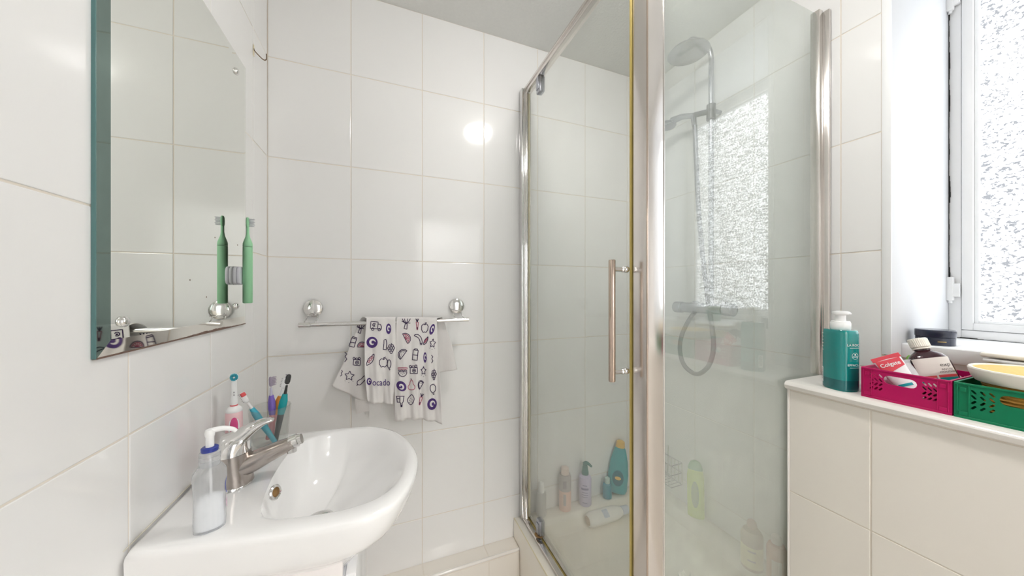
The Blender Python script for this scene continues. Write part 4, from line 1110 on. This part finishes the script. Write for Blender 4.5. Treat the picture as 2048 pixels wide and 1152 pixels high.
# folding crates
def capsule(cx, cy, L, w, ang, n=5):
    pts = []
    for k in range(n + 1):
        a = -PI/2 + PI*k/n; pts.append((L/2 - w/2 + w/2*math.cos(a), w/2*math.sin(a)))
    for k in range(n + 1):
        a = PI/2 + PI*k/n; pts.append((-L/2 + w/2 + w/2*math.cos(a), w/2*math.sin(a)))
    ca, sa = math.cos(ang), math.sin(ang)
    return [(cx + p[0]*ca - p[1]*sa, cy + p[0]*sa + p[1]*ca) for p in pts]
def crate(label, x0, x1, ya, yb, z0, hgt, mat, cat='crate'):
    """ya > yb; long walls face -X and +X"""
    L = ya - yb
    t = thing('folding_crate', label, cat, (x0, ya, z0))
    def wall(xp, nm, inward):
        holes = []
        # hand slot, open in the middle of the wall
        hl, hh = L*.38, .020
        c = capsule(L*.465, hgt - .022, hl, hh, 0, 6); holes.append(c)
        for gx in (L*.105, L*.70):
            for i in range(3):
                for j, sg in ((0, 1), (1, 1), (2, -1), (3, -1)):
                    if j == 3 and gx > L*.5: continue_ = False
                    cx = gx + i*.0078*L/.142; cy = hgt - .016 - j*.0105
                    if gx > L*.5 or cx + .006 < L*.465 - hl/2:
                        holes.append(capsule(cx + .004, cy, .0092, .0036, -sg*.9))
        outer_ = [(0, .0), (L, .0), (L, hgt), (0, hgt)]
        m = MB().plate(outer_, holes, .0025, lambda u, v, n: (xp + (n if inward > 0 else -n), -u, v))
        w = m.build(nm, mat, t, 0)
        s_ = -1 if inward > 0 else 1
        r = MB()
        xo = xp + s_*.0018
        r.box((min(xp, xo), -L + .0005, hgt - .004), (max(xp, xo), -.0005, hgt), .0006, 1)
        r.box((min(xp, xo), -L + .0005, 0), (max(xp, xo), -.0005, .005), .0006, 1)
        for u in (.004, L - .020):
            r.box((min(xp, xo), -u - .016, .0055), (max(xp, xo), -u - .0145, hgt - .0045), .0004, 1)
            r.box((min(xp, xo), -u - .0015, .0055), (max(xp, xo), -u, hgt - .0045), .0004, 1)
            r.box((min(xp, xo), -u - .012, hgt - .018), (max(xp, xo), -u - .004, hgt - .010), .0004, 1)
            r.box((min(xp, xo), -u - .014, .0055), (max(xp, xo), -u - .002, .014), .0004, 1)
        r.build('rib', mat, w, 0)
    wall(0, 'long_wall', 1); wall(x1 - x0, 'long_wall', -1)
    for y in (-.0002, -L + .0027):
        e = MB().box((.0025, y - .0025, 0), (x1 - x0 - .0025, y, hgt), .0004, 1); eo = e.build('end_wall', mat, t, 0)
        MB().box((.0025, y - .0045 if y > -.01 else y - .0025, hgt - .003), (x1 - x0 - .0025, y if y > -.01 else y + .002, hgt + .0005), .0005, 1).build('rim', mat, eo, 0)
    MB().box((.0025, -L + .0026, .001), (x1 - x0 - .0025, -.0026, .004)).build('floor_panel', mat, t, 0)
    return t
CH = .0735
crate('magenta plastic folding crate of toiletries between pump bottle and green crate', 1.117, 1.283, .434, .2935, ZL, CH, M_magenta)
crate('green plastic folding crate holding round wicker tubs', 1.117, 1.283, .2915, .095, ZL, CH, M_crateg)

# toothpaste tube
def axis_mat(base, top, facing):
    base, top = Vector(base), Vector(top); d = (top - base).normalized(); a = Vector(facing); a = (a - d*a.dot(d)).normalized(); b = d.cross(a)
    M = Matrix((a, b, d)).transposed().to_4x4(); M.translation = base; return M
def tube_thing(label, base, top, facing, width, mats, txt=None):
    L = (Vector(top) - Vector(base)).length
    t = thing('toothpaste_tube', label, 'tube', mat=axis_mat(base, top, facing))
    R = []
    for k in range(9):
        s_ = k/8; wx = lerp(.017, .0012, s_**1.2); wy = lerp(.017, width/2, s_)
        R.append([(wx*math.cos(2*PI*j/28), wy*math.sin(2*PI*j/28), .016 + (L - .024)*s_) for j in range(28)])
    MB().rings(R).build('body', mats[0], t, 50)
    MB().lathe([(.012, 0), (.0125, .002), (.0115, .0165)], 24).build('cap', M_white, t)
    MB().box((-.0013, -width/2 - .001, L - .010), (.0013, width/2 + .001, L), .0005, 1).build('crimp', mats[1], t)
    def surf(u, v, off=.0005):
        s_ = max(0, min(1, (v - .016)/(L - .024))); wx = lerp(.017, .0012, s_**1.2); wy = lerp(.017, width/2, s_)
        q = max(-1, min(1, u/wy)); return (wx*math.sqrt(max(0, 1 - q*q)) + off, u, v)
    return t, surf, L
ct = onX(1768, 712, 1.158); cb = Vector((1.150, .352, ZL + .012))
M_twh = plain('tube_white', (.86, .86, .87), .3, var=.02); M_tred = plain('tube_red', (.74, .07, .10), .3, var=.06)
t, surf, L = tube_thing('red and white toothpaste tube sticking up out of the magenta crate', cb, ct, (-1, -.25, .25), .050, (M_twh, M_tred))
def tile_on(surf, u0, u1, v0, v1, nm, mat, par, off=.0005, cut=None):
    v = []; f = []; nx, ny = 14, 8
    for j in range(ny + 1):
        for i in range(nx + 1):
            u = lerp(u0, u1, i/nx); vv = lerp(v0, v1, j/ny)
            if cut: vv = max(vv, cut(i/nx, lerp(v0, v1, j/ny), v1))
            v.append(surf(u, vv, off))
    for j in range(ny):
        for i in range(nx): a = j*(nx+1) + i; f.append((a, a+1, a+nx+2, a+nx+1))
    return MB().add(v, f).build(nm, mat, par, 0, recalc=False)
tile_on(surf, -.022, .022, L - .040, L - .010, 'red_band', M_tred, t, .0006, lambda s_, v, v1: (v1 - .030) + .016*abs(s_ - .35)**1.0)
v, f = text_mesh('Colgate', .0125, .0002)
MB().add([surf(-p[0]*.92 if False else p[0]*.92, L - .022 + p[1], .0012) for p in v], f).build('lettering', M_white, t, 0, recalc=False)
tile_on(surf, -.012, .012, .030, .036, 'teal_stripe', plain('tube_teal', (.0, .35, .40), .4), t, .0006)
t2, s2, L2 = tube_thing('plain white toothpaste tube lying slanted inside the magenta crate', (1.186, .384, ZL + .018), onX(1770, 736, 1.20), (-1, -.2, .3), .044, (M_twh, M_twh))
tile_on(s2, -.010, -.004, .035, L2 - .03, 'blue_stripe', M_blue, t2)
t3, s3, L3 = tube_thing('small silver white tube behind the toothpaste in the magenta crate', (1.212, .372, ZL + .018), onX(1806, 720, 1.218), (-1, -.3, .1), .036, (plain('silver_white', (.72, .73, .75), .3), plain('silver_white', (.72, .73, .75), .3)))

# small green-topped bottle behind
gbm = axis_mat((1.258, .378, ZL + .006), (1.258, .388, ZL + .1), (-1, 0, 0))
t = thing('small_bottle', 'small dark red bottle with lime green sleeve behind the toothpaste', 'bottle', mat=gbm)
MB().lathe([(.014, 0), (.016, .003), (.016, .060), (.012, .070)], 24).build('body', plain('dark_red', (.25, .02, .05), .3), t)
MB().lathe([(.0165, .050), (.0167, .052), (.0160, .088), (.012, .094)], 24).build('sleeve', plain('lime_sleeve', (.22, .55, .05), .35), t)

# brown mouthwash bottle
base = Vector((1.240, .332, ZL + .006)); topp = onX(1834, 680, 1.250)
M = axis_mat(base, topp, (-1, -.55, .15)); L = (topp - base).length
t = thing('medicine_bottle', 'dark brown bottle with ribbed white cap leaning in the magenta crate', 'bottle', mat=M)
S_b = L/.175
pr = [(.9, 0), (.98, .004), (1, .010), (1, .105), (.97, .116), (.80, .128), (.55, .137), (.40, .142), (.40, .150)]
MB().lathe([(q[0], q[1]*S_b, .024, .034, 3.0) for q in pr], 48).build('body', M_amber, t)
MB().lathe([(.0145, .146*S_b), (.0160, .147*S_b), (.0160, .151*S_b), (.0145, .152*S_b)], 28).build('cap_ring', M_cream, t)
MB().lathe([(.0155, .1525*S_b), (.0165, .153*S_b), (.0165, .176*S_b), (.0145, .179*S_b)], 64, ribs=32, ribd=.04).build('cap', M_cream, t, 30)
lab = lambda z: superw(.024, .034, 0.0, z, 3.0)
decal(lab(.078*S_b), grid_rect(.060, .066, 24, 4), 'label', M_label, t)
dl = lambda u, v_: lab(0)(u, v_, .0010)
for u0, u1, z_a, z_b, mt, nm in ((-.029, -.003, .062, .068, M_red, 'red_band'), (.0, .029, .062, .069, M_red, 'red_band'), (-.029, -.003, .049, .0612, plain('label_teal', (.0, .28, .26), .4), 'teal_band'), (.0, .029, .049, .0612, plain('label_teal', (.0, .28, .26), .4), 'teal_band')):
    v, f = grid_rect(u1 - u0, (z_b - z_a)*S_b, 10, 2); decal(dl, ([(p[0] + (u0 + u1)/2, p[1] + (z_a + z_b)/2*S_b) for p in v], f), nm, mt, t)
for txt, sz, u, z in (('exp', .0115, .018, .096), ('ANTISE', .0058, .018, .083), ('MOUTHW', .0058, .018, .076)):
    v, f = text_mesh(txt, sz); decal(dl, ([(p[0] + u, p[1] + z*S_b) for p in v], f), 'lettering', plain('label_ink', (.10, .09, .09), .6), t)

# dark jar on the sill
jr = thing('cosmetic_jar', 'squat dark navy jar with a flat lid on the window sill', 'jar', (1.405, onX(1870, 690, 1.405).y, ZSILL))
MB().lathe([(.033, 0), (.0345, .001), (.0345, .021), (.0335, .022)], 44).build('body', M_navy, jr)
MB().lathe([(.0350, .0225), (.0358, .0235), (.0358, .040), (.0345, .0415), (.010, .0417)], 44).build('lid', M_navy, jr)
fnj = lambda u, v_: (-(.0349)*math.cos(u/.0345 + .62), -.0349*math.sin(u/.0345 + .62), .011 + v_)
decal(fnj, grid_rect(.015, .0014, 10, 1), 'gold_print', M_gold, jr)

# round tub with yellow sponge top in the green crate
tub = thing('wicker_tub', 'round orange wicker tub with white rim and yellow woven top in green crate', 'tub', (1.195, .2065, ZL + .0045))
MB().lathe([(.052, 0), (.058, .004), (.063, .03), (.066, .071)], 56).build('wicker_body', M_weave, tub)
for k in range(9):
    z = .005 + k*.0076; r_ = .0585 + .0075*(z/.07)
    m = MB().tube([(r_*math.cos(2*PI*j/48), r_*math.sin(2*PI*j/48), z + .0006*math.sin(j*3.1 + k)) for j in range(49)], .0030, 6, cap=False); m.build('wicker_strand', M_weave, tub)
MB().lathe([(.068, .0715), (.076, .0725), (.081, .080), (.0845, .092), (.0855, .0975), (.084, .100), (.0795, .100), (.0785, .097)], 64, cap1=False).build('rim', M_cream, tub)
MB().lathe([(.079, .094), (.0788, .0975), (.062, .100), (.03, .1015), (.005, .102)], 56).build('woven_top', M_yel, tub)
# second lower box behind
bx_ = thing('lidded_box', 'cream lidded box with pale yellow banded sides behind the wicker tub', 'box', (1.3185, .232, ZL))
MB().box((-.030, -.060, 0), (.030, .060, .098), .005, 3).build('body', M_yband, bx_)
for z in (.082, .088, .094): MB().box((-.0325, -.0625, z), (.0325, .0625, z + .003), .0014, 1).build('band', M_yband, bx_)
MB().box((-.032, -.063, .101), (.034, .064, .109), .003).build('inner_lid', M_white, bx_)
MB().box((-.034, -.066, .112), (.035, .067, .122), .0035, 3).build('lid', M_cream, bx_)
MB().box((-.034, -.004, .109), (-.030, .004, .112)).build('clasp', M_cream, bx_)

# succulent further along the sill (seen in the glass of the shower)
su = thing('potted_succulent', 'small green succulent in a sage pot on the window sill', 'plant', (1.50, .085, ZSILL))
MB().lathe([(.026, 0), (.028, .002), (.034, .048), (.035, .052), (.031, .052), (.029, .046)], 32).build('pot', M_pot, su)
for k in range(18):
    a = k*2.39996; tl_ = .25 + .95*(k/18); ln = .024 + .022*k/18
    d = Vector((math.cos(a)*math.sin(tl_), math.sin(a)*math.sin(tl_), math.cos(tl_)))
    MB().tube([Vector((0, 0, .046)) + d*ln*s_ for s_ in (0, .3, .65, .9, 1.0)], [.003, .0065, .0085, .005, .001], 10, sy=.45).build('leaf', M_leaf, su)
dish = thing('soap_dish', 'shallow white oval dish on the window sill beside the succulent', 'dish', (1.43, .0, ZSILL))
MB().lathe([(.03, 0, 1, 1.4), (.034, .003, 1, 1.4), (.045, .018, 1, 1.4), (.043, .018, 1, 1.4), (.030, .006, 1, 1.4)], 40).build('bowl', M_white, dish)
MB().lathe([(.020, .0085, 1, 1.4), (.024, .012, 1, 1.4), (.022, .020, 1, 1.4), (.012, .023, 1, 1.4)], 32).build('soap_bar', M_cream, dish)

# ------------------------------------------------------------------ bottles in the shower
ZRR = ZR + .0005
def bottle(name, label, loc, rz=0, cat='bottle', group=None, mat=None): return thing(name, label, cat, loc, rz, group, mat)
b = bottle('spray_bottle', 'two-tone peach and taupe bottle on the tray rim', onY(1130, 1019, 1.267).xy.to_3d() + Vector((0, 0, ZRR)))
MB().lathe([(.024, 0), (.027, .003), (.027, .085), (.0265, .09)], 36).build('lower_body', M_peach, b)
MB().lathe([(.0268, .09), (.027, .092), (.027, .150), (.024, .158)], 36).build('upper_body', M_taupe, b)
MB().lathe([(.017, .158), (.018, .160), (.017, .186), (.012, .189)], 28).build('cap', plain('pale_pink_cap', (.80, .66, .60), .35), b)
v, f = text_mesh('PINK', .012); decal(lambda u, v_: (.0276*math.cos(u/.027 - 2.2), .0276*math.sin(u/.027 - 2.2), .052 + v_), ([(-p[1] if False else p[1], p[0]) for p in v], f), 'printed_strip', M_taupe, b) if False else None
decal(lambda u, v_: (.0276*math.cos(u/.027 - 2.15), .0276*math.sin(u/.027 - 2.15), .055 + v_), grid_rect(.012, .050, 6, 2), 'label', M_taupe, b)
decal(lambda u, v_: (.0276*math.cos(u/.027 - 2.15), .0276*math.sin(u/.027 - 2.15), .122 + v_), grid_rect(.016, .034, 6, 2), 'label', plain('grey_label', (.30, .27, .29), .4), b)

b = bottle('pump_bottle', 'lilac bottle with a dark green pump on the tray rim', (.862, 1.264, ZRR))
MB().lathe([(.026, 0), (.0285, .003), (.0285, .118), (.026, .128), (.016, .135), (.013, .137)], 36).build('body', M_lilac, b)
MB().lathe([(.0155, .137), (.016, .139), (.016, .152), (.0135, .155), (.0125, .172), (.010, .180)], 28).build('pump_collar', M_pumpd, b)
MB().tube(spline([(-.006, 0, .182), (.004, -.002, .188), (.016, -.006, .182), (.028, -.010, .170)], 4), [.0105 - .006*k/12 for k in range(13)], 12).build('nozzle', M_pumpd, b)
for zz, ww, hh in ((.098, .020, .004), (.082, .034, .009), (.066, .028, .0025), (.056, .030, .0025), (.046, .026, .0025), (.020, .022, .003)):
    decal(lambda u, v_: (.0291*math.cos(u/.0285 - 2.2), .0291*math.sin(u/.0285 - 2.2), zz + v_), grid_rect(ww, hh, 8, 1), 'printed_line', plain('violet_print', (.20, .18, .33), .4), b)

b = bottle('pump_bottle', 'slim grey bottle with a white cap in the corner by the wall channel', (.640, 1.272, ZRR))
MB().lathe([(.020, 0), (.022, .003), (.022, .092), (.019, .100)], 28).build('body', plain('pale_grey_bottle', (.52, .50, .48), .35), b)
MB().lathe([(.0135, .100), (.014, .102), (.014, .120), (.012, .126), (.011, .140), (.006, .145)], 24).build('cap', M_white, b)

b = bottle('shower_gel_bottle', 'large turquoise bottle with a gold cap leaning on the tray rim', None, mat=axis_mat((1.040, 1.262, ZRR + .012), (1.075, 1.272, ZRR + .27), (-.65, -.75, 0)))
MB().lathe([(.55, 0, .024, .046, 2.6), (.85, .004, .024, .046, 2.6), (1, .02, .024, .046, 2.6), (1, .09, .024, .046, 2.6), (.86, .15, .024, .046, 2.6), (.62, .20, .026, .044, 2.4), (.50, .212, .03, .042, 2.2)], 40).build('body', M_turq, b)
MB().lathe([(.021, .212), (.0215, .214), (.019, .238), (.012, .243)], 28).build('cap', M_gold, b)
fnb = superw(.024, .046, 0, .075, 2.6); decal(fnb, disc_grid(.026, .036), 'label', plain('dark_turquoise', (.02, .22, .27), .4, var=.5, scale=90), b)
decal(lambda u, v_: fnb(u, v_, .0012), disc_grid(.014, .008), 'gold_emblem', M_gold, b)

b = bottle('small_bottle', 'small blue bottle with green label beside the turquoise bottle', (.985, 1.262, ZRR))
MB().lathe([(.016, 0), (.021, .004), (.021, .055), (.018, .066), (.012, .07)], 28).build('body', M_bluegel, b)
MB().lathe([(.012, .070), (.0125, .072), (.0115, .094), (.008, .097)], 24).build('cap', plain('translucent_green_cap', (.45, .60, .56), .35), b)

b = bottle('shampoo_bottle', 'white shampoo bottle lying on its side in the tray', None, mat=axis_mat((.825, 1.190, ZR - .020), (1.055, 1.190, ZR - .022), (-.1, -.55, .85)))
MB().lathe([(.55, -.002, .024, .030, 2.5), (.86, .004, .024, .030, 2.5), (1, .018, .024, .030, 2.5), (1, .125, .024, .030, 2.5), (.9, .155, .024, .030, 2.5), (.62, .178, .024, .030, 2.3), (.55, .182, .024, .030, 2.2)], 36).build('body', plain('white_shampoo', (.86, .84, .80), .3), b)
MB().lathe([(.0175, .182), (.018, .184), (.0175, .214), (.015, .218)], 28).build('cap', plain('pale_blue_cap', (.66, .70, .78), .3), b)
MB().lathe([(.0155, -.003, 1, 1.2), (.017, .001, 1, 1.2), (.0165, .0035, 1, 1.2)], 24).build('stained_base', M_tan, b)
fnb = superw(.024, .030, 0, .085, 2.5); v, f = text_mesh('SHAMPOO', .010)
decal(fnb, grid_rect(.034, .028, 10, 3), 'label', plain('blue_print', (.40, .46, .60), .4, col2=(.75, .77, .82), scale=160), b)

b = bottle('shower_gel_bottle', 'lime green bottle with a green cap leaning on the tiled wall', None, mat=axis_mat((1.258, 1.010, ZRR + .004), (1.266, 1.022, ZRR + .24), (-.85, -.55, 0)))
MB().lathe([(.8, 0, .021, .033, 2.8), (.95, .003, .021, .033, 2.8), (1, .012, .021, .033, 2.8), (1, .17, .021, .033, 2.8), (.94, .195, .021, .031, 2.8), (.75, .212, .021, .030, 2.8)], 40).build('body', M_lime, b)
m = MB().lathe([(.75, .200, .021, .030, 2.8), (.95, .201, .021, .031, 2.8), (.90, .216, .021, .029, 2.8), (.7, .230, .021, .026, 2.6), (.3, .236, .021, .024, 2.4)], 40); m.build('cap', plain('grass_green_cap', (.10, .36, .12), .35), b)
fnb = superw(.021, .033, 0, .1, 2.8); decal(fnb, disc_grid(.015, .055), 'label', plain('lime_label', (.42, .58, .08), .4, col2=(.16, .28, .22), scale=120), b)

b = bottle('lotion_bottle', 'tan bottle with a cream label and round stopper near the half wall', (1.218, .757, ZRR))
MB().lathe([(.030, 0), (.033, .003), (.033, .118), (.026, .132), (.012, .136)], 40).build('body', M_tan, b)
MB().lathe([(.0334, .012), (.0335, .0125), (.0335, .085), (.0334, .0855)], 40, cap0=False, cap1=False).build('label', M_creamb, b)
MB().lathe([(.010, .136), (.012, .138), (.016, .150), (.013, .162), (.006, .168)], 24).build('stopper', plain('pinkish_cap', (.62, .42, .36), .4), b)
for zz in (.072, .040): decal(lambda u, v_: (.0341*math.cos(u/.0335 - 2.6), .0341*math.sin(u/.0335 - 2.6), zz + v_), grid_rect(.024, .006, 8, 1), 'printed_line', M_taupe, b)
b = bottle('lotion_bottle', 'terracotta bottle with a clear pale cap near the half wall', (1.225, .683, ZRR))
MB().lathe([(.024, 0), (.027, .003), (.027, .120), (.022, .132), (.012, .136)], 36).build('body', M_redb, b)
MB().lathe([(.014, .136), (.015, .138), (.014, .158), (.010, .162)], 24).build('cap', plain('pale_cap', (.70, .60, .54), .35), b)
decal(lambda u, v_: (.0276*math.cos(u/.027 - 2.6), .0276*math.sin(u/.027 - 2.6), .06 + v_), grid_rect(.028, .06, 8, 2), 'label', plain('pink_label', (.70, .50, .42), .4), b)

# wire basket in the corner of the shower
wbk = thing('wire_basket', 'small grey wire basket hanging in the far corner of the shower', 'basket', (1.262, 1.185, ZR + .075))
def wire(pts, nm, r_=.0016): MB().tube(pts, r_, 6).build(nm, M_steel, wbk)
for z, d_ in ((0, .0), (.055, 0), (.10, 0)):
    wire([(-.034, -.07, z), (.034, -.07, z), (.034, .09, z), (-.034, .09, z), (-.034, -.07, z)], 'hoop', .0022)
for k in range(9):
    y = -.07 + .16*k/8
    wire([(-.034, y, .10), (-.034, y, 0), (.034, y, 0), (.034, y, .10)], 'wire')
wire(spline([(.034, .01, .10), (.035, .01, .14), (.036, .01, .15)], 4), 'hanger', .002)
# razor on the basket, dark
